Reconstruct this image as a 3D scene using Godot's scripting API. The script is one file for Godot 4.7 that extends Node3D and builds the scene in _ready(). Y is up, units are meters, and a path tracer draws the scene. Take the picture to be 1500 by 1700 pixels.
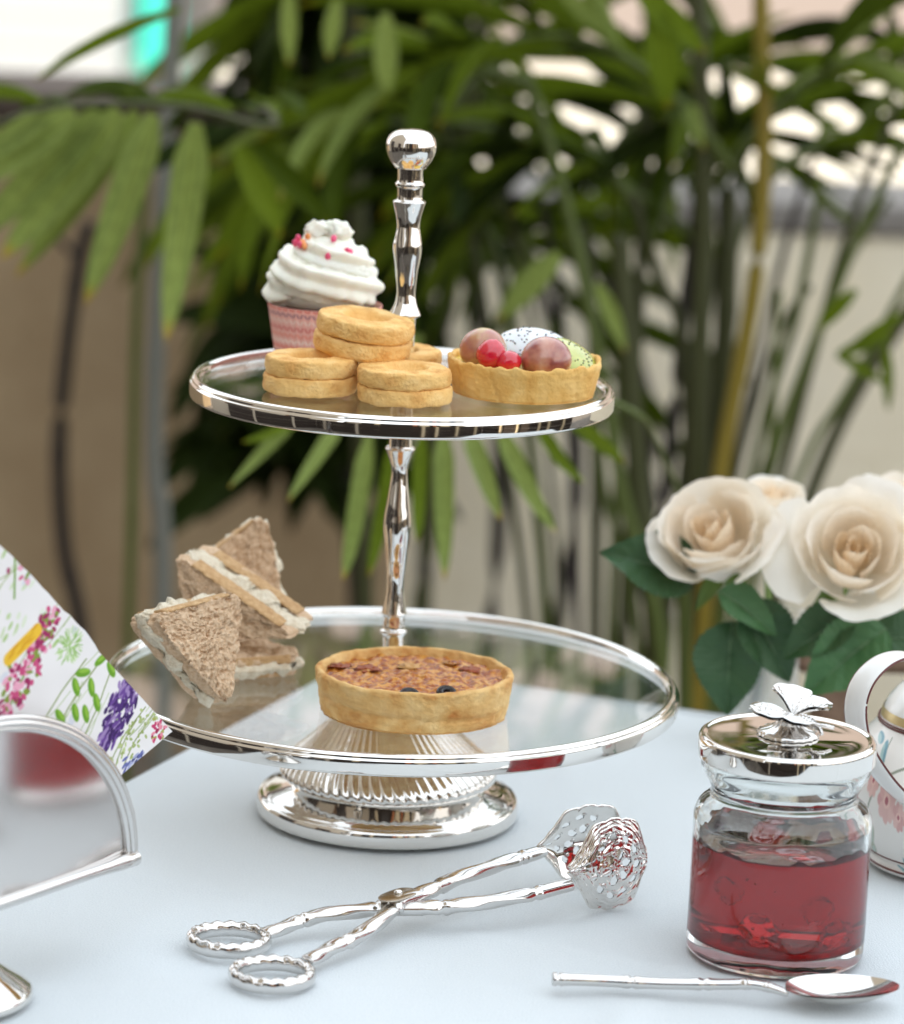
extends Node3D
# Afternoon tea on a white-clothed table in front of a small palm garden.

var M := {}
var rng := RandomNumberGenerator.new()
var nz := FastNoiseLite.new()
var cell := FastNoiseLite.new()


func _ready() -> void:
	rng.seed = 7
	nz.seed = 3
	nz.noise_type = FastNoiseLite.TYPE_SIMPLEX_SMOOTH
	nz.frequency = 1.0
	nz.fractal_type = FastNoiseLite.FRACTAL_FBM
	nz.fractal_octaves = 3
	cell.seed = 5
	cell.noise_type = FastNoiseLite.TYPE_CELLULAR
	cell.frequency = 1.0
	cell.fractal_type = FastNoiseLite.FRACTAL_NONE
	cell.cellular_return_type = FastNoiseLite.RETURN_DISTANCE
	setup_view()
	make_materials()
	build_setting()
	build_garden()
	build_table()
	build_stand()
	build_quiche()
	build_sandwiches()
	build_cookies()
	build_cupcake()
	build_tart()
	build_holder()
	build_napkin()
	build_tongs()
	build_spoon()
	build_jar()
	build_teapot()
	build_flowers()


func setup_view() -> void:
	var cam := Camera3D.new()
	cam.name = "camera"
	cam.near = 0.05
	cam.far = 120.0
	cam.fov = 17.575
	var ca := CameraAttributesPhysical.new()
	ca.frustum_focal_length = 77.63
	ca.frustum_near = 0.05
	ca.frustum_far = 120.0
	ca.frustum_focus_distance = 1.6
	ca.exposure_aperture = 4.6
	cam.attributes = ca
	cam.transform = Transform3D(Basis(Vector3.RIGHT, deg_to_rad(-12.1)) * Basis(Vector3.BACK, deg_to_rad(2.3)), Vector3(0.0282, 0.5263, 1.6892))
	add_child(cam)
	cam.current = true
	var sky_m := ProceduralSkyMaterial.new()
	sky_m.sky_top_color = lin(0.76, 0.83, 0.90)
	sky_m.sky_horizon_color = lin(0.97, 0.96, 0.95)
	sky_m.sky_curve = 0.22
	sky_m.ground_bottom_color = lin(0.22, 0.2, 0.17)
	sky_m.ground_horizon_color = lin(0.45, 0.43, 0.4)
	sky_m.sky_energy_multiplier = 1.0
	var sky := Sky.new()
	sky.sky_material = sky_m
	var env := Environment.new()
	env.background_mode = Environment.BG_SKY
	env.sky = sky
	env.tonemap_mode = Environment.TONE_MAPPER_LINEAR
	env.tonemap_exposure = 2.2
	env.sdfgi_enabled = true
	env.ssao_enabled = true
	env.ssil_enabled = true
	var we := WorldEnvironment.new()
	we.name = "world_environment"
	we.environment = env
	add_child(we)
	var sun := DirectionalLight3D.new()
	sun.name = "sun"
	sun.light_energy = 1.2
	sun.light_color = Color(1.0, 0.95, 0.87)
	sun.light_angular_distance = 0.5
	sun.shadow_enabled = true
	sun.transform = Transform3D(Basis.looking_at(Vector3(0.62, -0.65, -0.44), Vector3.UP), Vector3(0, 5, 0))
	add_child(sun)


# ---------------------------------------------------------------- helpers

static func V(x: float, y: float, z: float) -> Vector3:
	return Vector3(x, y, z)


static func lin(r: float, g: float, b: float) -> Color:
	return Color(r, g, b).linear_to_srgb()


class MB:
	var P := PackedVector3Array()
	var N := PackedVector3Array()
	var U := PackedVector2Array()
	var C := PackedColorArray()
	var I := PackedInt32Array()
	var colored := false

	# a grid of (nu + 1) x (nv + 1) points; f(u, v) gives a point
	func surf(nu: int, nv: int, f: Callable, wrap_u := false, inside_out := 0, skip = null, paint = null) -> MB:
		var at := P.size()
		var w := nu + 1
		var pos := PackedVector3Array()
		pos.resize(w * (nv + 1))
		for j in nv + 1:
			for i in w:
				if wrap_u and i == nu:
					pos[j * w + i] = pos[j * w]
				else:
					pos[j * w + i] = f.call(float(i) / nu, float(j) / nv)
		var nor := PackedVector3Array()
		nor.resize(pos.size())
		var vol := 0.0
		for j in nv:
			for i in nu:
				var a := j * w + i
				var c := a + w
				var n := (pos[c + 1] - pos[a]).cross(pos[c] - pos[a + 1])
				vol += (pos[a] + pos[c + 1]).dot(n)
				nor[a] += n
				nor[a + 1] += n
				nor[c] += n
				nor[c + 1] += n
		var s := 1.0
		if inside_out == 0:
			s = 1.0 if vol >= 0.0 else -1.0
		else:
			s = float(inside_out)
		for j in nv + 1:
			if wrap_u:
				var q := nor[j * w] + nor[j * w + nu]
				nor[j * w] = q
				nor[j * w + nu] = q
			if pos[j * w].distance_squared_to(pos[j * w + 1]) < 1e-14 and pos[j * w].distance_squared_to(pos[j * w + nu / 2]) < 1e-14:
				var q := Vector3()
				for i in w:
					q += nor[j * w + i]
				for i in w:
					nor[j * w + i] = q
		for k in pos.size():
			nor[k] = nor[k].normalized() * s
		P.append_array(pos)
		N.append_array(nor)
		for j in nv + 1:
			for i in w:
				U.append(Vector2(float(i) / nu, float(j) / nv))
				if paint != null:
					C.append(paint.call(float(i) / nu, float(j) / nv))
					colored = true
				else:
					C.append(Color.WHITE)
		for j in nv:
			for i in nu:
				if skip != null and skip.call((i + 0.5) / nu, (j + 0.5) / nv):
					continue
				var a := at + j * w + i
				var c := a + w
				if s > 0:
					I.append_array([a, c + 1, a + 1, a, c, c + 1])
				else:
					I.append_array([a, a + 1, c + 1, a, c + 1, c])
		return self

	# turned profile of (radius, height) points round the y axis
	func lathe(prof: PackedVector2Array, seg := 64, at := Transform3D(), wob = null) -> MB:
		var n := prof.size() - 1
		return surf(seg, n, func(u, v):
			var q: Vector2 = prof[int(round(v * n))]
			var a: float = u * TAU
			var r: float = q.x
			if wob != null:
				r *= wob.call(a, v, q)
			return at * Vector3(cos(a) * r, q.y, sin(a) * r), true)

	# a tube along a path; rad(t, angle) is the radius; squash scales it sideways and upwards
	func tube(path: PackedVector3Array, rad: Callable, seg := 12, squash := Vector2.ONE, loop := false, upv := Vector3.UP) -> MB:
		var n := path.size()
		var side := PackedVector3Array()
		var nrm := PackedVector3Array()
		for k in n:
			var t: Vector3
			if loop:
				t = path[(k + 1) % n] - path[(k - 1 + n) % n]
			else:
				t = path[mini(k + 1, n - 1)] - path[maxi(k - 1, 0)]
			t = t.normalized()
			var b := t.cross(upv)
			if b.length() < 0.05:
				b = t.cross(Vector3.RIGHT)
			b = b.normalized()
			side.append(b)
			nrm.append(b.cross(t).normalized())
		var rows := n if loop else n + 1
		return surf(seg, rows, func(u, v):
			var j: int = int(round(v * rows))
			var k: int = j % n if loop else clampi(j - 1, 0, n - 1)
			var r := 0.0
			var a: float = u * TAU
			if loop or (j > 0 and j < rows):
				r = rad.call(float(k) / (n if loop else n - 1), a)
			return path[k] + side[k] * (cos(a) * r * squash.x) + nrm[k] * (sin(a) * r * squash.y), true)

	# a box with chamfered edges
	func box(size: Vector3, ch := 0.002, at := Transform3D()) -> MB:
		var h := size / 2.0
		ch = minf(ch, minf(h.x, minf(h.y, h.z)) * 0.9)
		for ax in 3:
			for sg in [-1.0, 1.0]:
				var b := (ax + 1) % 3
				var c := (ax + 2) % 3
				var q := []
				for k in [[-1, -1], [1, -1], [1, 1], [-1, 1]]:
					var p := Vector3()
					p[ax] = sg * h[ax]
					p[b] = k[0] * (h[b] - ch)
					p[c] = k[1] * (h[c] - ch)
					q.append(at * p)
				face(q, at.basis * (Vector3.RIGHT if ax == 0 else Vector3.UP if ax == 1 else Vector3.BACK) * sg)
				# the edge between this face and the next axis' face
				for sg2 in [-1.0, 1.0]:
					var e := []
					for k in [[0, -1], [0, 1], [1, 1], [1, -1]]:
						var p := Vector3()
						p[ax] = sg * (h[ax] - (ch if k[0] else 0.0))
						p[b] = sg2 * (h[b] - (0.0 if k[0] else ch))
						p[c] = k[1] * (h[c] - ch)
						e.append(at * p)
					var nn := Vector3()
					nn[ax] = sg
					nn[b] = sg2
					face(e, at.basis * nn)
		for sx in [-1, 1]:
			for sy in [-1, 1]:
				for sz in [-1, 1]:
					var s := Vector3(sx, sy, sz)
					face([at * (s * (h - Vector3(0, ch, ch))), at * (s * (h - Vector3(ch, 0, ch))), at * (s * (h - Vector3(ch, ch, 0)))], at.basis * s)
		return self

	func face(q: Array, n: Vector3) -> void:
		var a := P.size()
		n = n.normalized()
		var turn: Vector3 = (q[1] - q[0]).cross(q[2] - q[0])
		for k in q.size():
			P.append(q[k])
			N.append(n)
			U.append([Vector2(0, 0), Vector2(1, 0), Vector2(1, 1), Vector2(0, 1)][k])
			C.append(Color.WHITE)
		for k in range(1, q.size() - 1):
			if turn.dot(n) < 0:
				I.append_array([a, a + k, a + k + 1])
			else:
				I.append_array([a, a + k + 1, a + k])

	func mesh() -> ArrayMesh:
		var A := []
		A.resize(Mesh.ARRAY_MAX)
		A[Mesh.ARRAY_VERTEX] = P
		A[Mesh.ARRAY_NORMAL] = N
		A[Mesh.ARRAY_TEX_UV] = U
		if colored:
			A[Mesh.ARRAY_COLOR] = C
		A[Mesh.ARRAY_INDEX] = I
		var m := ArrayMesh.new()
		m.add_surface_from_arrays(Mesh.PRIMITIVE_TRIANGLES, A)
		return m


var used := {}


func numbered(parent: Node, called: String) -> String:
	var key := str(parent.get_instance_id()) + called
	var k: int = used.get(key, 0)
	used[key] = k + 1
	return called if k == 0 else "%s_%03d" % [called, k]


func thing(called: String, label: String, category: String, group := "", at := Transform3D()) -> Node3D:
	var o := Node3D.new()
	o.name = numbered(self, called)
	o.transform = at
	tag(o, label, category, group)
	add_child(o)
	return o


func tag(o: Node, label: String, category: String, group := "") -> void:
	o.set_meta("label", label)
	o.set_meta("category", category)
	if group:
		o.set_meta("group", group)


func obj(called: String, shape: Variant, m: Material, parent: Node = self, at := Transform3D()) -> MeshInstance3D:
	var o := MeshInstance3D.new()
	o.name = numbered(parent, called)
	o.mesh = shape.mesh() if shape is MB else shape
	o.material_override = m
	o.transform = at
	parent.add_child(o)
	return o


func struct(called: String, shape: Variant, m: Material, at := Transform3D()) -> MeshInstance3D:
	var o := obj(called, shape, m, self, at)
	o.set_meta("kind", "structure")
	return o


func spline(pts: Array, per := 8) -> PackedVector3Array:
	var out := PackedVector3Array()
	var n := pts.size()
	for i in n - 1:
		var p0: Vector3 = pts[maxi(i - 1, 0)]
		var p1: Vector3 = pts[i]
		var p2: Vector3 = pts[i + 1]
		var p3: Vector3 = pts[mini(i + 2, n - 1)]
		for k in per:
			out.append(p1.cubic_interpolate(p2, p0, p3, float(k) / per))
	out.append(pts[n - 1])
	return out


func curve2(pts: Array, per := 5) -> PackedVector2Array:
	var out := PackedVector2Array()
	var n := pts.size()
	for i in n - 1:
		var p0: Vector2 = pts[maxi(i - 1, 0)]
		var p1: Vector2 = pts[i]
		var p2: Vector2 = pts[i + 1]
		var p3: Vector2 = pts[mini(i + 2, n - 1)]
		for k in per:
			out.append(p1.cubic_interpolate(p2, p0, p3, float(k) / per))
	out.append(pts[n - 1])
	return out


func prof(flat: Array, unit := 0.001) -> PackedVector2Array:
	var out := PackedVector2Array()
	for k in flat.size() / 2:
		out.append(Vector2(flat[2 * k], flat[2 * k + 1]) * unit)
	return out


func noise_tex(freq: float, size := 256, kind := FastNoiseLite.TYPE_SIMPLEX_SMOOTH, ramp: Array = [], octaves := 4, sd := 1) -> ImageTexture:
	var n := FastNoiseLite.new()
	n.seed = sd
	n.noise_type = kind
	n.frequency = freq
	n.fractal_octaves = octaves
	if kind == FastNoiseLite.TYPE_CELLULAR:
		n.cellular_return_type = FastNoiseLite.RETURN_DISTANCE
		n.fractal_type = FastNoiseLite.FRACTAL_NONE if octaves <= 1 else FastNoiseLite.FRACTAL_FBM
	var im := n.get_seamless_image(size, size)
	if ramp.size():
		im.convert(Image.FORMAT_RGB8)
		var g := Gradient.new()
		var off := PackedFloat32Array()
		var col := PackedColorArray()
		for k in ramp.size():
			off.append(ramp[k][0])
			col.append(lin(ramp[k][1], ramp[k][2], ramp[k][3]))
		g.offsets = off
		g.colors = col
		for y in size:
			for x in size:
				im.set_pixel(x, y, g.sample(im.get_pixel(x, y).r))
	return ImageTexture.create_from_image(im)


func mat(called: String, r: float, g: float, b: float, rough := 0.6, metal := 0.0) -> StandardMaterial3D:
	var m := StandardMaterial3D.new()
	m.resource_name = called
	m.albedo_color = lin(r, g, b)
	m.roughness = rough
	m.metallic = metal
	M[called] = m
	return m


func bump(m: StandardMaterial3D, t: Texture2D, cm: float, scale: float, world := false) -> void:
	m.heightmap_enabled = true
	m.heightmap_texture = t
	m.heightmap_scale = cm
	m.uv1_triplanar = true
	m.uv1_world_triplanar = world
	m.uv1_scale = Vector3.ONE * scale


func skin(m: StandardMaterial3D, t: Texture2D, scale: float) -> void:
	m.albedo_color = Color.WHITE
	m.albedo_texture = t
	m.uv1_triplanar = true
	m.uv1_scale = Vector3.ONE * scale


func make_materials() -> void:
	var soft := noise_tex(0.02, 256)
	var grain := noise_tex(0.08, 256, FastNoiseLite.TYPE_SIMPLEX_SMOOTH, [], 5, 4)
	var pits := noise_tex(0.06, 256, FastNoiseLite.TYPE_CELLULAR, [], 1, 8)
	var m := mat("silver", 0.80, 0.775, 0.74, 0.03, 1.0)
	mat("silver_soft", 0.70, 0.68, 0.66, 0.11, 1.0)
	for k in ["silver", "silver_soft"]:
		m = M[k]
		m.roughness = 0.09 if k == "silver" else 0.22
		m.roughness_texture = noise_tex(0.012, 256, FastNoiseLite.TYPE_SIMPLEX_SMOOTH, [], 5, 15)
		m.roughness_texture_channel = BaseMaterial3D.TEXTURE_CHANNEL_RED
		m.uv1_triplanar = true
		m.uv1_scale = Vector3.ONE * 9.0
	m = mat("mirror_plate", 0.70, 0.67, 0.65, 0.11, 1.0)
	mat("silver_dark", 0.45, 0.42, 0.40, 0.25, 1.0)
	m = mat("brushed_pivot", 0.52, 0.46, 0.38, 0.22, 1.0)
	m = mat("cloth", 0.60, 0.68, 0.715, 0.92)
	skin(m, noise_tex(0.30, 256, FastNoiseLite.TYPE_SIMPLEX, [[0.0, 0.585, 0.63, 0.655], [1.0, 0.70, 0.735, 0.75]], 3, 12), 10.0)
	m.uv1_world_triplanar = true
	bump(m, noise_tex(0.35, 256, FastNoiseLite.TYPE_SIMPLEX, [], 2, 11), 0.03, 10.0, true)
	m.rim_enabled = true
	m.rim = 0.2
	mat("table_wood", 0.18, 0.10, 0.05, 0.5)
	# glass
	m = mat("pane", 0.55, 0.72, 0.66, 0.0)
	m.albedo_color.a = 0.015
	m.transparency = BaseMaterial3D.TRANSPARENCY_ALPHA
	m = mat("clear_glass", 0.97, 0.99, 0.98, 0.0)
	m.albedo_color.a = 0.0
	m.refraction_enabled = true
	m.refraction_scale = 0.05
	m.transparency = BaseMaterial3D.TRANSPARENCY_ALPHA
	m = mat("red_jelly", 0.36, 0.012, 0.014, 0.02)
	m.albedo_color.a = 0.04
	m.refraction_enabled = true
	m.refraction_scale = 0.036
	m.transparency = BaseMaterial3D.TRANSPARENCY_ALPHA
	m = mat("jelly_fruit", 0.96, 0.80, 0.74, 0.04)
	m.albedo_color.a = 0.0
	m.refraction_enabled = true
	m.refraction_scale = 0.004
	m.transparency = BaseMaterial3D.TRANSPARENCY_ALPHA
	m = mat("vase_glass", 0.86, 0.92, 0.95, 0.05)
	m.albedo_color.a = 0.10
	m.transparency = BaseMaterial3D.TRANSPARENCY_ALPHA
	# pastry
	m = mat("biscuit", 0.6, 0.4, 0.2, 0.75)
	skin(m, noise_tex(0.012, 256, FastNoiseLite.TYPE_SIMPLEX_SMOOTH, [[0.0, 0.62, 0.29, 0.07], [0.45, 0.81, 0.49, 0.16], [1.0, 0.89, 0.62, 0.27]], 5, 21), 22.0)
	bump(m, grain, 0.06, 22.0)
	m = mat("crust", 0.6, 0.4, 0.2, 0.7)
	skin(m, noise_tex(0.012, 256, FastNoiseLite.TYPE_SIMPLEX_SMOOTH, [[0.0, 0.46, 0.17, 0.03], [0.35, 0.67, 0.38, 0.12], [0.7, 0.79, 0.53, 0.22], [1.0, 0.83, 0.60, 0.29]], 5, 22), 14.0)
	bump(m, grain, 0.05, 16.0)
	m = mat("tart_crust", 0.6, 0.4, 0.2, 0.7)
	skin(m, noise_tex(0.012, 256, FastNoiseLite.TYPE_SIMPLEX_SMOOTH, [[0.0, 0.62, 0.29, 0.05], [0.5, 0.79, 0.48, 0.14], [1.0, 0.87, 0.60, 0.24]], 5, 24), 16.0)
	bump(m, grain, 0.05, 20.0)
	m = mat("quiche_filling", 0.5, 0.2, 0.1, 0.38)
	skin(m, noise_tex(0.022, 512, FastNoiseLite.TYPE_SIMPLEX_SMOOTH, [[0.0, 0.12, 0.016, 0.005], [0.36, 0.30, 0.060, 0.008], [0.47, 0.47, 0.140, 0.016], [0.57, 0.64, 0.28, 0.04], [1.0, 0.72, 0.40, 0.09]], 4, 25), 6.5)
	bump(m, grain, 0.05, 14.0)
	m.clearcoat_enabled = true
	m.clearcoat = 0.3
	m.clearcoat_roughness = 0.2
	mat("ham", 0.30, 0.06, 0.012, 0.35)
	mat("onion", 0.60, 0.32, 0.10, 0.4)
	mat("olive", 0.015, 0.012, 0.015, 0.25)
	m = mat("jam", 0.16, 0.02, 0.03, 0.2)
	m = mat("bread", 0.5, 0.36, 0.22, 0.95)
	skin(m, noise_tex(0.035, 256, FastNoiseLite.TYPE_SIMPLEX_SMOOTH, [[0.0, 0.44, 0.26, 0.14], [0.35, 0.66, 0.46, 0.29], [0.65, 0.76, 0.57, 0.39], [1.0, 0.84, 0.69, 0.52]], 5, 26), 34.0)
	bump(m, noise_tex(0.05, 256, FastNoiseLite.TYPE_SIMPLEX_SMOOTH, [], 5, 27), 0.03, 48.0)
	m = mat("bread_crust", 0.5, 0.28, 0.11, 0.8)
	skin(m, noise_tex(0.03, 256, FastNoiseLite.TYPE_SIMPLEX_SMOOTH, [[0.0, 0.46, 0.25, 0.10], [1.0, 0.76, 0.54, 0.30]], 4, 28), 24.0)
	bump(m, grain, 0.08, 30.0)
	m = mat("cream_filling", 0.80, 0.76, 0.66, 0.55)
	skin(m, noise_tex(0.03, 256, FastNoiseLite.TYPE_SIMPLEX_SMOOTH, [[0.0, 0.60, 0.47, 0.30], [0.45, 0.82, 0.73, 0.56], [1.0, 0.90, 0.84, 0.70]], 4, 29), 26.0)
	bump(m, grain, 0.10, 30.0)
	m = mat("frosting", 0.94, 0.90, 0.78, 0.5)
	m.subsurf_scatter_enabled = true
	m.subsurf_scatter_strength = 0.15
	bump(m, grain, 0.02, 40.0)
	m = mat("paper_cup", 0.8, 0.4, 0.38, 0.8)
	m.albedo_color = Color.WHITE
	m.albedo_texture = cup_print()
	m.uv1_scale = Vector3(14, 3, 1)
	mat("cake", 0.10, 0.04, 0.02, 0.9)
	mat("sprinkle_pink", 0.85, 0.10, 0.22, 0.4)
	mat("sprinkle_blue", 0.25, 0.38, 0.75, 0.4)
	mat("sprinkle_orange", 0.85, 0.32, 0.10, 0.4)
	m = mat("custard", 0.85, 0.58, 0.10, 0.25)
	m = fruit("grape_skin", [[0.0, 0.14, 0.03, 0.03], [0.42, 0.28, 0.07, 0.06], [0.6, 0.46, 0.19, 0.13], [1.0, 0.62, 0.38, 0.27]], 31)
	m = fruit("grape_pale", [[0.0, 0.30, 0.08, 0.06], [0.4, 0.44, 0.18, 0.12], [0.6, 0.52, 0.34, 0.14], [1.0, 0.56, 0.52, 0.10]], 32)
	m = fruit("cherry", [[0.0, 0.45, 0.005, 0.02], [1.0, 0.72, 0.01, 0.04]], 33)
	m = fruit("dragonfruit", [[0.0, 0.60, 0.64, 0.66], [1.0, 0.74, 0.77, 0.78]], 34)
	m = fruit("kiwi", [[0.0, 0.38, 0.42, 0.06], [1.0, 0.56, 0.58, 0.16]], 35)
	mat("seed", 0.01, 0.01, 0.012, 0.35)
	# porcelain
	m = mat("porcelain", 0.82, 0.81, 0.78, 0.12)
	m.clearcoat_enabled = true
	m.clearcoat = 0.6
	mat("maroon_line", 0.12, 0.025, 0.02, 0.3)
	m = mat("gold_band", 0.62, 0.50, 0.26, 0.3, 0.6)
	m = mat("pot_print", 1, 1, 1, 0.12)
	m.albedo_color = Color.WHITE
	m.albedo_texture = pot_print()
	m.clearcoat_enabled = true
	m.clearcoat = 0.6
	m = mat("napkin", 1, 1, 1, 0.95)
	m.albedo_color = Color.WHITE
	m.albedo_texture = napkin_print()
	m.texture_repeat = false
	m.backlight_enabled = true
	m.backlight = Color(0.25, 0.25, 0.25)
	# flowers
	for k in 3:
		m = mat(["petal_outer", "petal_mid", "petal_inner"][k], [0.95, 0.95, 0.94][k], [0.92, 0.87, 0.78][k], [0.86, 0.76, 0.58][k], 0.7)
		m.backlight_enabled = true
		m.backlight = lin(0.7, 0.62, 0.5)
		m.rim_enabled = true
		m.rim = 0.3
		bump(m, soft, 0.05, 12.0)
	for k in 2:
		m = mat(["rose_leaf", "rose_leaf_pale"][k], [0.030, 0.055][k], [0.085, 0.15][k], [0.026, 0.050][k], 0.5)
		bump(m, grain, 0.05, 20.0)
	mat("rose_stem", 0.14, 0.22, 0.04, 0.6)
	mat("leaf_vein", 0.12, 0.2, 0.1, 0.6)
	# garden
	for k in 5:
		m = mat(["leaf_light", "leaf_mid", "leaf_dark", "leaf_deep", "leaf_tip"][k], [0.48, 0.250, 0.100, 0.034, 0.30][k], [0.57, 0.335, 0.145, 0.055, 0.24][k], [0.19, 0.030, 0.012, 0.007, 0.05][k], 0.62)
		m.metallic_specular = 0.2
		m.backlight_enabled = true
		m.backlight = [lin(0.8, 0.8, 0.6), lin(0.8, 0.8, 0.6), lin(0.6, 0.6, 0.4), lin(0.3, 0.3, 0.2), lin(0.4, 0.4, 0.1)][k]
	var veins := leaf_print()
	for called in ["leaf_light", "leaf_mid", "leaf_dark", "leaf_deep"]:
		M[called].albedo_texture = veins
		M[called].texture_repeat = false
	mat("cane_yellow", 0.26, 0.19, 0.02, 0.5)
	mat("cane_green", 0.09, 0.12, 0.02, 0.5)
	mat("cane_olive", 0.055, 0.06, 0.015, 0.55)
	m = mat("cane_grey", 0.22, 0.22, 0.19, 0.7)
	bump(m, grain, 0.1, 12.0)
	mat("branch_bark", 0.03, 0.022, 0.02, 0.8)
	m = mat("wall_tan", 0.22, 0.155, 0.10, 0.95)
	skin(m, noise_tex(0.01, 256, FastNoiseLite.TYPE_SIMPLEX_SMOOTH, [[0.0, 0.40, 0.285, 0.165], [1.0, 0.50, 0.375, 0.23]], 5, 41), 0.8)
	bump(m, grain, 0.2, 2.0, true)
	m = mat("wall_cream", 0.6, 0.5, 0.33, 0.95)
	skin(m, noise_tex(0.01, 256, FastNoiseLite.TYPE_SIMPLEX_SMOOTH, [[0.0, 0.86, 0.77, 0.58], [1.0, 0.92, 0.84, 0.67]], 5, 42), 0.7)
	bump(m, grain, 0.2, 2.0, true)
	mat("coping_grey", 0.10, 0.10, 0.10, 0.85)
	mat("coping_pale", 0.24, 0.22, 0.20, 0.85)
	mat("coping_brown", 0.09, 0.065, 0.05, 0.85)
	mat("plaster_white", 0.85, 0.81, 0.72, 0.9)
	mat("plaster_pink", 0.36, 0.30, 0.27, 0.9)
	mat("shutter", 0.50, 0.52, 0.53, 0.5)
	mat("turquoise", 0.05, 0.62, 0.50, 0.5)
	m = mat("paving", 0.2, 0.18, 0.16, 0.9)
	skin(m, noise_tex(0.02, 256, FastNoiseLite.TYPE_SIMPLEX_SMOOTH, [[0.0, 0.09, 0.075, 0.06], [1.0, 0.18, 0.155, 0.13]], 5, 43), 0.5)
	mat("soil", 0.16, 0.13, 0.10, 0.95)
	mat("house_wall", 0.5, 0.43, 0.34, 0.9)
	mat("facade_brown", 0.035, 0.024, 0.018, 0.8)
	mat("pier_cream", 0.75, 0.62, 0.42, 0.8)
	mat("pier_orange", 0.62, 0.22, 0.09, 0.8)
	mat("dark_door", 0.03, 0.02, 0.015, 0.4)
	mat("brick_red", 0.32, 0.12, 0.07, 0.85)
	m = mat("chair_wood", 0.2, 0.12, 0.08, 0.6)
	skin(m, noise_tex(0.02, 256, FastNoiseLite.TYPE_SIMPLEX_SMOOTH, [[0.0, 0.14, 0.08, 0.05], [1.0, 0.28, 0.18, 0.12]], 5, 44), 6.0)


func fruit(called: String, ramp: Array, sd: int) -> StandardMaterial3D:
	var m := mat(called, 1, 1, 1, 0.25)
	skin(m, noise_tex(0.016, 128, FastNoiseLite.TYPE_SIMPLEX_SMOOTH, ramp, 4, sd), 26.0)
	m.subsurf_scatter_enabled = true
	m.subsurf_scatter_strength = 0.25
	m.clearcoat_enabled = true
	m.clearcoat = 0.9
	m.clearcoat_roughness = 0.06
	return m


# ---------------------------------------------------------------- printed patterns

func dab(im: Image, x: float, y: float, a: float, b: float, turn: float, c: Color, alpha := 1.0) -> void:
	var r := int(ceil(maxf(a, b))) + 1
	var cs := cos(turn)
	var sn := sin(turn)
	for j in range(maxi(0, int(y) - r), mini(im.get_height(), int(y) + r + 1)):
		for i in range(maxi(0, int(x) - r), mini(im.get_width(), int(x) + r + 1)):
			var dx := i - x
			var dy := j - y
			var p := (dx * cs + dy * sn) / a
			var q := (dy * cs - dx * sn) / b
			var d := p * p + q * q
			if d < 1.0:
				var k := alpha * clampf((1.0 - d) * 3.0, 0.0, 1.0)
				im.set_pixel(i, j, im.get_pixel(i, j).lerp(c, k))


func stroke(im: Image, x0: float, y0: float, x1: float, y1: float, w: float, c: Color, bend := 0.0) -> void:
	var n := int(Vector2(x1 - x0, y1 - y0).length() / maxf(w * 0.5, 1.0)) + 1
	for k in n + 1:
		var t := float(k) / n
		var o := sin(t * PI) * bend
		dab(im, lerpf(x0, x1, t) - (y1 - y0) * o, lerpf(y0, y1, t) + (x1 - x0) * o, w, w, 0.0, c)


func leaf_print() -> ImageTexture:
	# parallel veins along a palm leaflet, a pale rib and a dry yellow tip
	var im := Image.create(48, 192, false, Image.FORMAT_RGB8)
	var r := RandomNumberGenerator.new()
	r.seed = 9
	var stripe := []
	for x in 48:
		stripe.append(r.randf_range(0.80, 1.0) if x % 5 else r.randf_range(0.68, 0.80))
	for y in 192:
		for x in 48:
			var t: float = y / 191.0
			var k: float = stripe[x] * (0.90 + 0.10 * nz.get_noise_2d(x * 0.05, t * 9.0))
			var c := Color(k * 0.97, k, k * 0.92)
			if absi(x - 24) < 2:
				c = c.lerp(Color(1.0, 1.0, 0.8), 0.5)
			c = c.lerp(Color(1.0, 0.72, 0.45), clampf((t - 0.90 + 0.03 * sin(x * 0.7)) * 12.0, 0, 0.8))
			im.set_pixel(x, y, c)
	return ImageTexture.create_from_image(im)


func cup_print() -> ImageTexture:
	var im := Image.create(96, 96, false, Image.FORMAT_RGB8)
	im.fill(Color(0.93, 0.70, 0.65))
	for row in 6:
		var y := row * 16.0
		var c: Color = [Color(0.90, 0.48, 0.44), Color(0.97, 0.86, 0.82), Color(0.92, 0.58, 0.52), Color(0.86, 0.50, 0.48), Color(0.96, 0.82, 0.78), Color(0.70, 0.50, 0.54)][row]
		for k in 7:
			dab(im, k * 16.0, y + 8.0, 9.0, 4.0, 0.7 if k % 2 else -0.7, c)
	return ImageTexture.create_from_image(im)


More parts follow.
